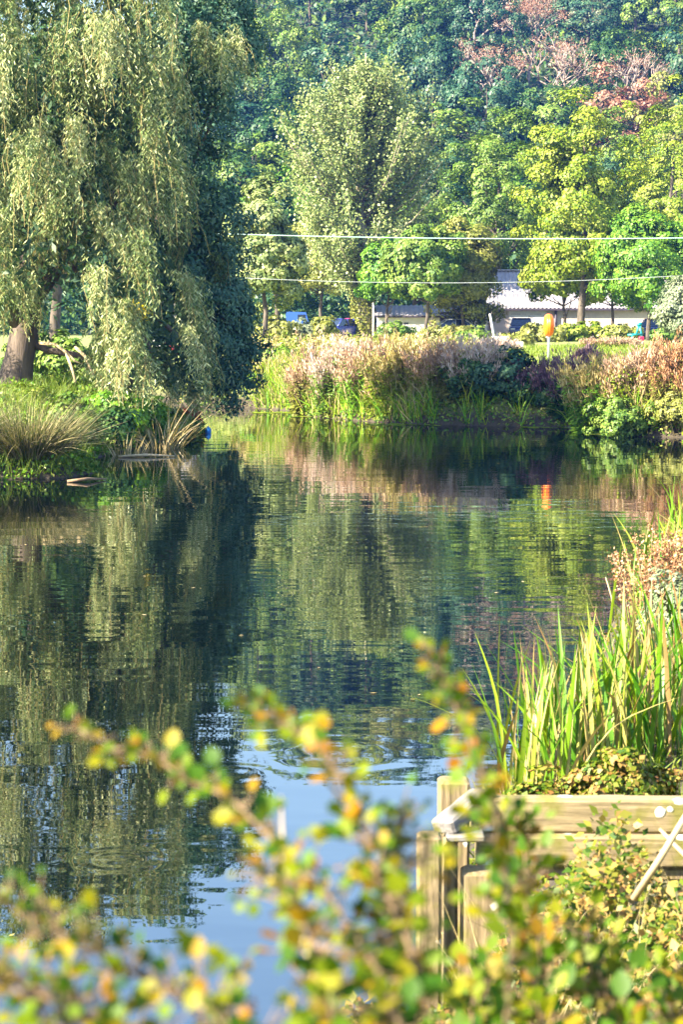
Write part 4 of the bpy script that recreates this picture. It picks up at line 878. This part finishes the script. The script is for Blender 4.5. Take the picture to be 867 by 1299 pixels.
# left bank plants
def leftplants():
    X, Y = at(38, 600, 38.6).x, 38.5; r = thing('sedge_clump', 'big arching sedge clump at the water, straw coloured and green', 'sedge', (X, Y, max(0, hz(X, Y))))
    obj('blade', blades_mesh('blade', 'sedge', 2200, .6, .5, 1.15, .014, 301, .6, .5, 6), r, kind='stuff')
    X, Y = at(-70, 600, 38.2).x, 38.2; r = thing('sedge_clump', 'second sedge clump, mostly beyond the edge of view', 'sedge', (X, Y, max(0, hz(X, Y))))
    obj('blade', blades_mesh('blade', 'sedge', 1100, .6, .5, 1.05, .015, 302, .5, .4, 6), r, kind='stuff')
    X, Y = at(205, 575, 47).x, 47.2; r = thing('dead_reed_tuft', 'dry straw reed tuft leaning over the water beside the nettles', 'reeds', (X, Y, max(0, hz(X, Y))))
    obj('blade', blades_mesh('blade', 'straw', 110, .5, .4, 1.3, .02, 303, .5, .6, 6), r, kind='stuff')
    X, Y = at(158, 580, 44.5).x, 44.4; r = thing('dead_reed_tuft', 'short pale reed stubs standing in the water by the floating stick', 'reeds', (X, Y, 0))
    obj('blade', blades_mesh('blade', 'straw', 45, .4, .3, .55, .02, 304, .3, .2, 4), r, kind='stuff')
    for (px, Y, top, w, mt, sd, lab, ls) in ((140, 47.2, 492, 95, 'nettle', 311, 'bright green nettle bed on top of the bank behind the sedge', .10), (175, 48.6, 505, 70, 'nettle', 312, 'bright nettles nearest the dry reed tuft', .10), (90, 43.5, 508, 80, 'mid', 313, 'darker leafy weeds between the sedge and the nettles', .10), (135, 45.4, 528, 60, 'dark', 314, 'shaded leafy weeds at the water under the nettles', .09), (225, 51.5, 525, 46, 'mid', 315, 'leafy weeds under the willow beside the red flowers', .09), (20, 46, 494, 90, 'grass', 316, 'sunny grassy hump behind the sedge', .07), (95, 57, 428, 130, 'mid', 317, 'dark hedge seen under the willow boughs past the trunk', .14), (45, 66, 420, 110, 'mid', 318, 'green bush far behind the willow trunk', .16)):
        bush('bank_bush', lab, px, Y, top, w, mt, sd, ncl=70, nl=70, cr=.26, ls=ls, group='plants of the left bank')
    r = herb('red_flowers', 'red flowering plant at the water under the drooping willow', 'flowers', 241, 53.6, 520, 16, 'mid', 'red', 320, .25, .6, ls=.12, group='flowers')
    stick('floating_stick', 'long pale stick floating beside the reed stubs', 'stick', [Vector((*at(150, 582, 43.8).xy, .02)), Vector((*at(185, 582, 43.9).xy, .05)), Vector((*at(222, 580, 44.0).xy, .02))], [.03,.035,.015], 'stem_p')
    stick('floating_stick', 'dark stick lying in the water near the foot of the sedge', 'stick', [Vector((*at(85, 612, 37.0).xy, .02)), Vector((*at(110, 611, 37.1).xy, .06)), Vector((*at(135, 606, 37.6).xy, .02))], [.03,.03,.012], 'stem_b')
    # little blue float under the willow
    p_ = Vector((*at(264, 551, 53.5).xy, 0)); r = thing('blue_float', 'small blue float on the water under the drooping willow', 'float', p_)
    M['float_blue'] = plain('blue plastic', (.02,.18,.55), rough=.4, var=.1)
    b = MB(); b.tube([(0,0,-.08),(0,0,-.04),(0,0,.06),(0,0,.12),(0,0,.15),(0,0,.16)], [.05,.08,.085,.075,.04,.03], 14); obj('body', b.mesh('float_body', M['float_blue']), r)
    b = MB(); b.tube([(0,0,.16),(0,0,.19)], [.025,.02], 8); obj('cap', b.mesh('float_cap', M['white_paint']), r)
leftplants()

def cover(name, n_, xr, yr, dr, hmax, ls, mats, seed, cond=None):
    g = rngf(seed); x = g.uniform(*xr, n_); y = g.uniform(*yr, n_); d = shore_dist(x, y); k = (d > dr[0]) & (d < dr[1])
    if cond is not None: k &= cond(x, y)
    x, y, d = x[k], y[k], d[k]; n_ = len(x)
    lump = .55 + .25*np.sin(x*2.1+y*1.3) + .2*np.sin(x*4.7-y*3.1+1) + .15*np.sin(x*9+y*7)
    hh = hmax*np.clip(lump, .15, 1.2); z = np.maximum(height(x, y), 0) + hh*g.uniform(0, 1, n_)**.7
    P = np.stack([x, y, z], -1); N = unit(np.array([0,-.3,.8]) + g.normal(size=P.shape)*.7); D = unit(np.cross(N, g.normal(size=P.shape)) + np.array([0,0,.2])); L = ls*g.uniform(.6, 1.4, n_)
    sel = (np.sin(x*1.1+2)*np.sin(y*.9+x*.5) + g.normal(size=n_)*.35)
    ed = np.quantile(sel, np.linspace(0, 1, len(mats)+1)); 
    for i, mt in enumerate(mats):
        q = (sel >= ed[i]) & (sel <= ed[i+1])
        obj(name, leaf_mesh(name, P[q], D[q], N[q], L[q], L[q]*.55, M[mt], g.uniform(0,1,q.sum())), kind='stuff')
cover('bank_cover', 150000, (-6, 22), (49, 74), (-.1, 2.6), .45, .10, ['olive', 'bright', 'lime', 'mid'], 701, lambda x, y: y > 49.5)
cover('long_grass', 90000, (-4, 4.6), (58, 84), (1.2, 16), .75, .12, ['straw', 'olive', 'lime', 'goldhead'], 706, lambda x, y: y > 59)
cover('bank_cover', 90000, (-12, -3.6), (35.5, 62), (-.12, 3.2), .45, .09, ['nettle', 'grass', 'mid', 'nettle'], 702)
cover('bank_cover', 40000, (.3, 7), (9.3, 34), (.05, 2.0), .22, .04, ['under', 'olive', 'under'], 703)
cover('hill_understory', 90000, (-90, 90), (176, 205), (1, 999), 8.0, .6, ['dark', 'teal', 'dark'], 704)
cover('hill_understory', 90000, (-110, 110), (205, 420), (1, 999), 2.6, 1.0, ['dark', 'teal', 'mid'], 705)

grass('bank_grass', 60000, (-3, 12), (48, 73), .85, .03, 711, 'reed_s', .02, lambda x, y: (shore_dist(x, y) < 1.8) & (y > 49.5) & ((x < 2.6) | (np.sin(x*9)*np.sin(x*4.1) > .45)))
grass('bank_grass', 30000, (-3, 12), (48, 73), .95, .025, 712, 'straw', .05, lambda x, y: (shore_dist(x, y) < 2.2) & (y > 49.5) & ((x < 2.6) | (x > 6.6)))
grass('bank_grass', 30000, (-9, -3.5), (36, 56), .45, .02, 713, 'grass', .02, lambda x, y: (shore_dist(x, y) < 3) & (y < 62))

# duckweed and lily pads along the far edge
def pads(name, label, spots, seed):
    g = rngf(seed); V = []; F = []; T = []; k = 0
    for (px, py, wpx, n_) in spots:
        Y = CAM_Z*FPX/(py-HZ); 
        for i in range(n_):
            x = (px-433.5+g.uniform(-.5,.5)*wpx)/FPX*Y; y = Y + g.normal()*.35; r_ = g.uniform(.05, .13)
            a = np.arange(6)*math.pi/3 + g.uniform(0, 1); V += [(x+math.cos(q)*r_, y+math.sin(q)*r_, .006+.004*g.uniform()) for q in a]; F.append(list(range(k, k+6))); k += 6
    o = obj(name, mesh_np(name, np.array(V), np.array(F), M['lime'], g.uniform(0,1,len(F))), kind='stuff'); o['label'] = label; o['category'] = 'water weed'
pads('floating_weed', 'pale floating weed along the edge of the far bank', [(345,523,50,90),(420,528,90,120),(510,538,90,110),(700,541,70,120),(760,549,60,50)], 401)

g = rngf(410); n_ = 700; x = g.uniform(-8, 9, n_); y = 9 + 48*g.uniform(0, 1, n_)**1.3; k_ = (shore_dist(x, y) < -.3) & (np.sin(x*1.7+y*.5) + g.normal(size=n_)*.4 > .6); x, y = x[k_], y[k_]
a = g.uniform(0, 6.28, len(x)); Lf = g.uniform(.03, .075, len(x))
obj('floating_leaf', leaf_mesh('floating_leaf', np.stack([x, y, np.full(len(x), .006)], -1), np.stack([np.cos(a), np.sin(a), 0*a+.06], -1), np.tile([0., 0, 1], (len(x), 1)), Lf, Lf*.5, M['straw'], g.uniform(0, 1, len(x))), kind='stuff')

# ------------------------------------------------------------------ near bank: reeds, fence, undergrowth, overhanging sprays
def blade_unit(seed, bend, tw):
    """one strap leaf of unit height, folded along its midrib"""
    b = MB(); v = []; n_ = 7
    for i in range(n_+1):
        t_ = i/n_; w = (.5*(.75+.9*t_*(1-t_)))*(1-t_**3)**.8 + .01; a = tw*t_; x = bend*t_*t_; z = t_*(1-.12*abs(bend)*t_)
        if abs(bend) > .45 and t_ > .6: z -= (t_-.6)*abs(bend)*.5
        c, s = math.cos(a), math.sin(a)
        q = .0095*w*2*c, .0095*w*2*s
        v += [(x - q[1]*0 - q[0]*.12, -q[1]-q[0]*0 - .0095*w*2*c, z), (x + .0045*c*w, -.0045*s*w, z), (x + q[0]*.12, .0095*w*2*c + q[1], z)]
    f = []
    for i in range(n_):
        o = i*3; f += [(o, o+1, o+4, o+3), (o+1, o+2, o+5, o+4)]
    b.add(v, f, True); return b.mesh('blade', M['reed'])
BLADES = [blade_unit(i, bd, tw) for i, (bd, tw) in enumerate(((.05,.3),(.15,.6),(.28,-.5),(.45,.7),(.7,.4),(.02,-.3),(.22,1.0),(.34,-1.1)))]
rb = random.Random(17)
def reed_clump(label, spots, group='reed clumps of the near bank', n_=50, tops=None, fat=1.0, lean=.12):
    """spots: (photo column of the foot, depth, photo row of the tip, column jitter, depth jitter, number)"""
    px, Y = spots[0][0], spots[0][1]; X = (px-433.5)/FPX*Y; r = thing('reed_clump', label, 'reeds', (X, Y, max(0, hz(X, Y))), group)
    for (px, Y, top, jx, jy, cnt) in spots:
        for i in range(cnt):
            y = Y + rb.uniform(-jy, jy); x = (px-433.5+rb.uniform(-jx, jx))/FPX*y; z = max(-.02, hz(x, y)) - .04
            H = max(.35, (at(px, top, y).z - z)*rb.uniform(.6, 1.04)); k = rb.choice(BLADES)
            w_ = rb.uniform(.8, 1.5)*fat
            obj('blade', k, r, loc=(x-r.location.x, y-r.location.y, z-r.location.z), rot=(rb.gauss(0, lean), rb.gauss(0, lean), rb.uniform(0, 6.28)), scale=(H, w_, H))
reed_clump('sparse tall reed blades at the left end of the reed bed, over open water', [(640, 11.6, 790, 12, .3, 7), (668, 11.6, 800, 18, .45, 20)], lean=.07)
reed_clump('thick reed blades just above the left end of the top fence plank', [(705, 11.7, 790, 26, .5, 70)])
reed_clump('thick reed blades behind the middle of the fence planks', [(765, 12.1, 765, 34, .6, 95)])
reed_clump('dense tall reeds at the frame edge behind the fence', [(835, 12.6, 725, 42, .7, 110)], fat=1.1)
reed_clump('dense reeds beyond the frame edge behind the fence', [(915, 12.8, 700, 40, .7, 30)], fat=1.1)
reed_clump('reed blades rising beside the rusty dock seed heads', [(835, 18.5, 640, 22, 1.0, 34), (868, 20, 620, 24, 1.0, 22)], lean=.09)
reed_clump('few thin reed blades standing in open water left of the dock', [(790, 18.4, 672, 26, .5, 12)], lean=.08, fat=.8)
reed_clump('furthest reeds of the near bank at the frame edge', [(868, 26, 598, 16, 1.5, 20)], lean=.08)
# rusty dock and grey seed plants
def dock(label, px, Y, top, wpx, seed, nst=18):
    X = (px-433.5)/FPX*Y; z = max(0, hz(X, Y)); r = thing('dock_plant', label, 'dock', (X, Y, z), 'docks in the reeds'); g = rngf(seed); H = at(px, top, Y).z - z; w = wpx/FPX*Y/2
    b = MB(); Ps = []
    for i in range(nst):
        x, y = g.uniform(-w, w), g.uniform(-w, w)*.6; h = H*g.uniform(.65, 1.0); tipx, tipy = x+g.normal()*.12, y+g.normal()*.08; b.tube([(x,y,-.1),(x*.5+tipx*.5,y,h*.5),(tipx,tipy,h)], [.008,.006,.003], 4)
        u = g.uniform(.45, 1, 110); Ps.append(np.stack([x+(tipx-x)*u, y+(tipy-y)*u, h*u], -1) + g.normal(size=(110,3))*np.array([.03,.03,.02]))
    P = np.concatenate(Ps); obj('stalk', b.mesh('stalk', M['stem_b']), r, kind='stuff')
    obj('seed_head', leaf_mesh('seed_head', P, unit(g.normal(size=P.shape)), unit(g.normal(size=P.shape)), .028, .022, M['rusthead'], g.uniform(0,1,len(P))), r, kind='stuff')
dock('rusty brown dock with dense seed spikes at the frame edge among reeds', 852, 17.4, 662, 62, 501, 24)
dock('shorter rusty dock leaning toward the water beside the first', 828, 17.0, 690, 36, 502, 10)
bush('mint_bush', 'grey-white flowering mint below the rusty dock at the frame edge', 856, 16.3, 715, 60, 'greygreen', 503, ncl=60, nl=60, cr=.10, ls=.035, group='plants in the reeds')
bush('weed_clump', 'low golden weeds at the reed foot behind the top fence plank', 790, 10.6, 958, 150, 'under', 504, ncl=110, nl=80, cr=.08, ls=.035, group='plants in the reeds', dep=.5)
bush('weed_clump', 'low leafy weeds at the reed foot by the fence corner', 690, 10.2, 985, 60, 'under', 505, ncl=60, nl=60, cr=.08, ls=.035, group='plants in the reeds', dep=.6)
# broken stalk in the water
stick('broken_stalk', 'pale broken reed stalk bent above the open water', 'stalk', [Vector((*at(779, 764, 20.5).xy, -.02)), at(777, 757, 20.5), at(769, 732, 20.5)], [.008,.012,.005], 'stem_p', 5)

def timber_fence():
    Y = 8.4; X0 = at(570, 1010, Y).x; zg = .0
    r = thing('timber_fence', 'low weathered timber fence of stacked planks at the water edge', 'fence', (X0, Y, 0))
    T = lambda px, py, y: Vector((at(px, py, y).x - X0, y - Y, at(px, py, y).z))
    def plank(name, pa, pb, y0, y1, h, th, mat, bev=.012, zc=None):
        a = T(*pa, y0); c = T(*pb, y1); d = c-a; L = d.length; Mx = Vector((1,0,0)).rotation_difference(d.normalized()).to_matrix()
        o = obj(name, MB().box((0,0,0), (L, th, h), None, bev).mesh(name, M[mat]), r, loc=(a+c)/2); o.rotation_euler = Mx.to_euler(); return o
    k = FPX/Y
    plank('rail', (598,1032), (1010,1034), Y, Y+.05, .150, .09, 'timber')
    plank('rail', (604,1077), (1010,1079), Y-.035, Y+.015, .140, .09, 'timber')
    plank('rail', (640,1106), (1010,1108), Y-.01, Y+.04, .060, .07, 'timber2')
    def post(px0, px1, top, y, dpt, mat, bot=-.4):
        a = T(px0, top, y); c = T(px1, top, y); w = c.x-a.x; zt = a.z
        return obj('post', MB().box((0,0,0), (w, dpt, zt-bot), None, .012).mesh('post', M[mat]), r, loc=((a.x+c.x)/2, y-Y+dpt/2, (zt+bot)/2))
    post(557, 597, 992, 8.62, .13, 'timber2'); post(530, 561, 1062, 8.05, .12, 'timber2'); post(564, 582, 1062, 8.2, .12, 'timber2'); post(587, 637, 1108, 8.10, .14, 'timber2')
    post(760, 800, 1014, 8.56, .1, 'timber2'); post(930, 970, 1012, 8.58, .1, 'timber2')
    a, c = T(567, 1046, 8.22), T(608, 1012, 8.40); d = c-a; o = obj('brace', MB().box((0,0,0), (d.length+.06, .12, .065), None, .01).mesh('brace', M['grey_timber']), r, loc=(a+c)/2); o.rotation_euler = Vector((1,0,0)).rotation_difference(d.normalized()).to_euler()
    cp = T(590, 1058.5, 8.22); box_obj('cap', r, cp, (.16, .16, .028), 'grey_timber', .006)
    g = rngf(8)
    for (px, py, s) in ((838,1031,.032),(851,1027,.018)):
        c_ = T(px, py, Y + .05*(px-598)/412 - (.0455 if py < 1050 else .0805)); b = MB(); a_ = [2*math.pi*i/14 for i in range(14)]; rad = [s*g.uniform(.8, 1.12) for _ in a_]
        b.add([(0,-.003,0)] + [(math.cos(q)*w*.7, -.002, math.sin(q)*w*.7) for q, w in zip(a_, rad)] + [(math.cos(q)*w, .004, math.sin(q)*w) for q, w in zip(a_, rad)], [(0,1+i,1+(i+1) % 14) for i in range(14)] + [(1+i,15+i,15+(i+1) % 14,1+(i+1) % 14) for i in range(14)])
        obj('lichen_spot', b.mesh('lichen', M['lichen']), r, loc=c_)
M['lichen'] = plain('pale lichen', (.52,.50,.40), rough=.95, var=.15, scale=60, bump=.003)
timber_fence()

# leaves with outline and fold, used one by one
def leaf_unit(name, out, mat):
    b = MB(); n_ = len(out); v = [(0, 0, 0)] ; mid = [(0, y, .0) for (_, y) in out]
    V = []; f = []
    for (x, y) in out: V += [(-x, y, .16*x), (0, y, 0), (x, y, .16*x)]
    for i in range(n_-1):
        o = i*3; f += [(o, o+1, o+4, o+3), (o+1, o+2, o+5, o+4)]
    b.add(V, f, True); return b.mesh(name, mat)
HAW = [leaf_unit('hawthorn_leaf', [(.02,0),(.06,.15),(.30,.28),(.44,.45),(.30,.52),(.40,.70),(.24,.80),(.10,.95),(.01,1.0)], M['haw']),
       leaf_unit('hawthorn_leaf', [(.02,0),(.10,.12),(.34,.34),(.38,.55),(.30,.78),(.12,.94),(.01,1.0)], M['haw']),
       leaf_unit('hawthorn_leaf', [(.02,0),(.05,.18),(.40,.36),(.22,.46),(.42,.66),(.20,.82),(.01,1.0)], M['haw'])]
BRM = [leaf_unit('bramble_leaf', [(.02,0),(.22,.10),(.38,.30),(.40,.50),(.30,.72),(.14,.90),(.01,1.0)], M['bramble']),
       leaf_unit('bramble_leaf', [(.02,0),(.16,.12),(.30,.34),(.34,.54),(.22,.78),(.08,.95),(.01,1.0)], M['bramble'])]
rl = random.Random(23)
def spray(label, path, leaves, size, name='hawthorn_spray', cat='branch', rad=.0035, group='hawthorn sprays over the water', spread=.018, spur=.03, dens_pow=1.0):
    """path: (photo x, photo y, depth) from the root to the tip; real twig with spurs and single leaves"""
    pts = [at(*q) for q in path]; o0 = pts[0].copy(); r = thing(name, label, cat, o0, group)
    loc = [p_-o0 for p_ in pts]; n_ = len(loc); b = MB()
    gz = hz(o0.x, o0.y-.1) - o0.z; b.tube([(.02, -.12, gz-.05), (-.01, -.08, gz*.5), (0, 0, 0)], [rad*1.3, rad, rad*.75], 6); b.tube(loc, [rad*.75*(1-.82*i/(n_-1)) for i in range(n_)], 6)
    for i in range(leaves):
        t_ = ((i + rl.random())/leaves)**dens_pow*(n_-1); k = min(int(t_), n_-2); c = loc[k].lerp(loc[k+1], t_-k); d = (loc[k+1]-loc[k]).normalized()
        off = Vector((rl.gauss(0,1), rl.gauss(0,1), rl.gauss(.2,1))).normalized(); taper = 1 - .35*t_/(n_-1)
        sp_ = off*spur*rl.random()*taper
        if sp_.length > .012: b.tube([c, c+sp_], [.0012, .0008], 3)
        ld = (off + d*.5 + Vector((rl.gauss(0,.3), rl.gauss(0,.3), -.2))).normalized(); s_ = size*rl.choice((.55,.8,1.0,1.15,1.4))*rl.uniform(.85, 1.15)*taper
        up = Vector((rl.gauss(-.2,.5), rl.gauss(-.5,.5), 1)).normalized(); xx = ld.cross(up).normalized(); zz = xx.cross(ld)
        e = Matrix((xx, ld, zz)).transposed().to_euler()
        obj('leaf', rl.choice(HAW if name.startswith('haw') else BRM), r, loc=c+sp_, rot=e, scale=s_)
    obj('twig', b.mesh('twig', M['stem_b']), r); return r
spray('long hawthorn spray of yellowing leaves arching furthest over the water', [(520,1330,1.45),(480,1230,1.5),(420,1140,1.55),(350,1070,1.6),(290,1010,1.65),(240,992,1.7),(200,962,1.75),(150,950,1.75),(85,920,1.8)], 170, .018, dens_pow=.85)
spray('hawthorn spray rising in the middle with its tip before the dark reflection', [(560,1340,1.5),(520,1200,1.55),(480,1110,1.6),(450,1050,1.65),(435,990,1.65),(400,945,1.7),(350,915,1.75),(312,895,1.75)], 200, .018, dens_pow=.9)
spray('upright hawthorn spray with pale green tip before the left end of the reeds', [(640,1330,1.7),(650,1200,1.75),(640,1080,1.8),(622,1010,1.8),(600,950,1.85),(580,900,1.9),(565,860,1.9),(545,820,1.9)], 200, .0175, dens_pow=.9)
spray('low hawthorn spray along the bottom corner, orange and olive', [(330,1340,1.4),(270,1285,1.45),(200,1250,1.5),(140,1215,1.5),(90,1190,1.5),(40,1160,1.55),(-10,1140,1.55)], 180, .017, spur=.05)
spray('lowest hawthorn spray in the bottom corner', [(200,1370,1.35),(120,1300,1.4),(50,1260,1.4),(-30,1230,1.4)], 190, .017, spur=.06)
spray('leafy hawthorn spray filling the bottom middle', [(430,1370,1.4),(420,1290,1.45),(400,1200,1.5),(370,1130,1.55),(330,1100,1.6)], 200, .0175, spur=.055)
spray('leafy hawthorn spray before the left fence post', [(500,1370,1.5),(500,1270,1.55),(505,1180,1.6),(500,1100,1.65),(505,1040,1.7)], 270, .0175, spur=.07)
spray('short hawthorn spray at the bottom edge before the sky reflection', [(300,1370,1.4),(290,1310,1.4),(285,1270,1.45),(300,1240,1.5)], 40, .016, spur=.04)
G2 = 'bramble shoots before the fence'
spray('bramble shoot with a big yellow leaf before the fence planks', [(690,1370,2.2),(690,1270,2.3),(680,1170,2.4),(655,1080,2.5),(635,1035,2.5)], 290, .025, 'bramble_shoot', 'bramble', .004, G2, spur=.08)
spray('bramble shoot at the bottom right of the fence', [(810,1400,2.2),(790,1320,2.3),(760,1250,2.4),(735,1190,2.5)], 290, .025, 'bramble_shoot', 'bramble', .004, G2, spur=.09)
spray('bramble shoot covering the foot of the fence posts', [(600,1400,2.1),(590,1330,2.2),(605,1270,2.3),(625,1220,2.4)], 220, .024, 'bramble_shoot', 'bramble', .004, G2, spur=.07)
spray('bramble shoot in the bottom corner by the frame edge', [(890,1400,2.3),(870,1340,2.5),(850,1290,2.6),(850,1250,2.7)], 280, .025, 'bramble_shoot', 'bramble', .004, G2, spur=.09)
stick('dry_stalk', 'thick pale dry stalk leaning across the fence planks', 'stalk', [at(805, 1140, 7.2), at(838, 1090, 7.1), at(880, 1020, 7.0)], [.014,.013,.011], 'stem_p')
stick('dry_stalk', 'second pale dry stalk crossing the first at the frame edge', 'stalk', [at(905, 1120, 7.2), at(865, 1080, 7.2), at(838, 1052, 7.3)], [.010,.009,.006], 'stem_p')
stick('dry_stalk', 'thin pale stalk rising before the sky reflection at the bottom', 'stalk', [at(420, 1310, 1.7), at(395, 1230, 1.75), at(360, 1090, 1.85), at(357, 1010, 1.9)], [.003,.0026,.002,.001], 'stem_p', 5)

# undergrowth that covers the near bank
def undergrowth():
    g = rngf(601); n_ = 60000; x = g.uniform(-.6, 4.2, n_); y = g.uniform(5.2, 8.1, n_); d = shore_dist(x, y); k = d > .05; x, y = x[k], y[k]; n_ = len(x)
    hh = (.20 + .10*np.sin(x*5+y*2) + .08*np.sin(x*11-y*7)).clip(.06, .45)*sstep(.0, .8, shore_dist(x, y))*(1 + 1.3*sstep(6.6, 7.9, y)*sstep(.55, .95, x))
    z = height(x, y) + hh*g.uniform(0, 1, n_)**.6; P = np.stack([x, y, z], -1); N = unit(np.array([-.2,-.5,1]) + g.normal(size=P.shape)*.6); D = unit(np.cross(N, g.normal(size=P.shape))); L = g.uniform(.02, .06, n_)
    obj('undergrowth', leaf_mesh('undergrowth', P, D, N, L, L*.65, M['under'], g.uniform(0,1,n_)), kind='stuff')
undergrowth()
grass('grass', 1600, (.5, 3.2), (5, 8.2), .55, .006, 602, 'straw', .2)

# ------------------------------------------------------------------ haze over the valley
HAZE = 0.00015
m, n, out = mat_new('valley haze'); v_ = node(n, 'ShaderNodeVolumePrincipled'); v_.inputs['Density'].default_value = HAZE; v_.inputs['Color'].default_value = (.07,.20,1.0,1); v_.inputs['Anisotropy'].default_value = 0.0
n.links.new(v_.outputs[0], out.inputs['Volume'])
obj('haze', MB().box((0, 1150, 57), (1900, 2900, 120)).mesh('haze', m), kind='stuff')
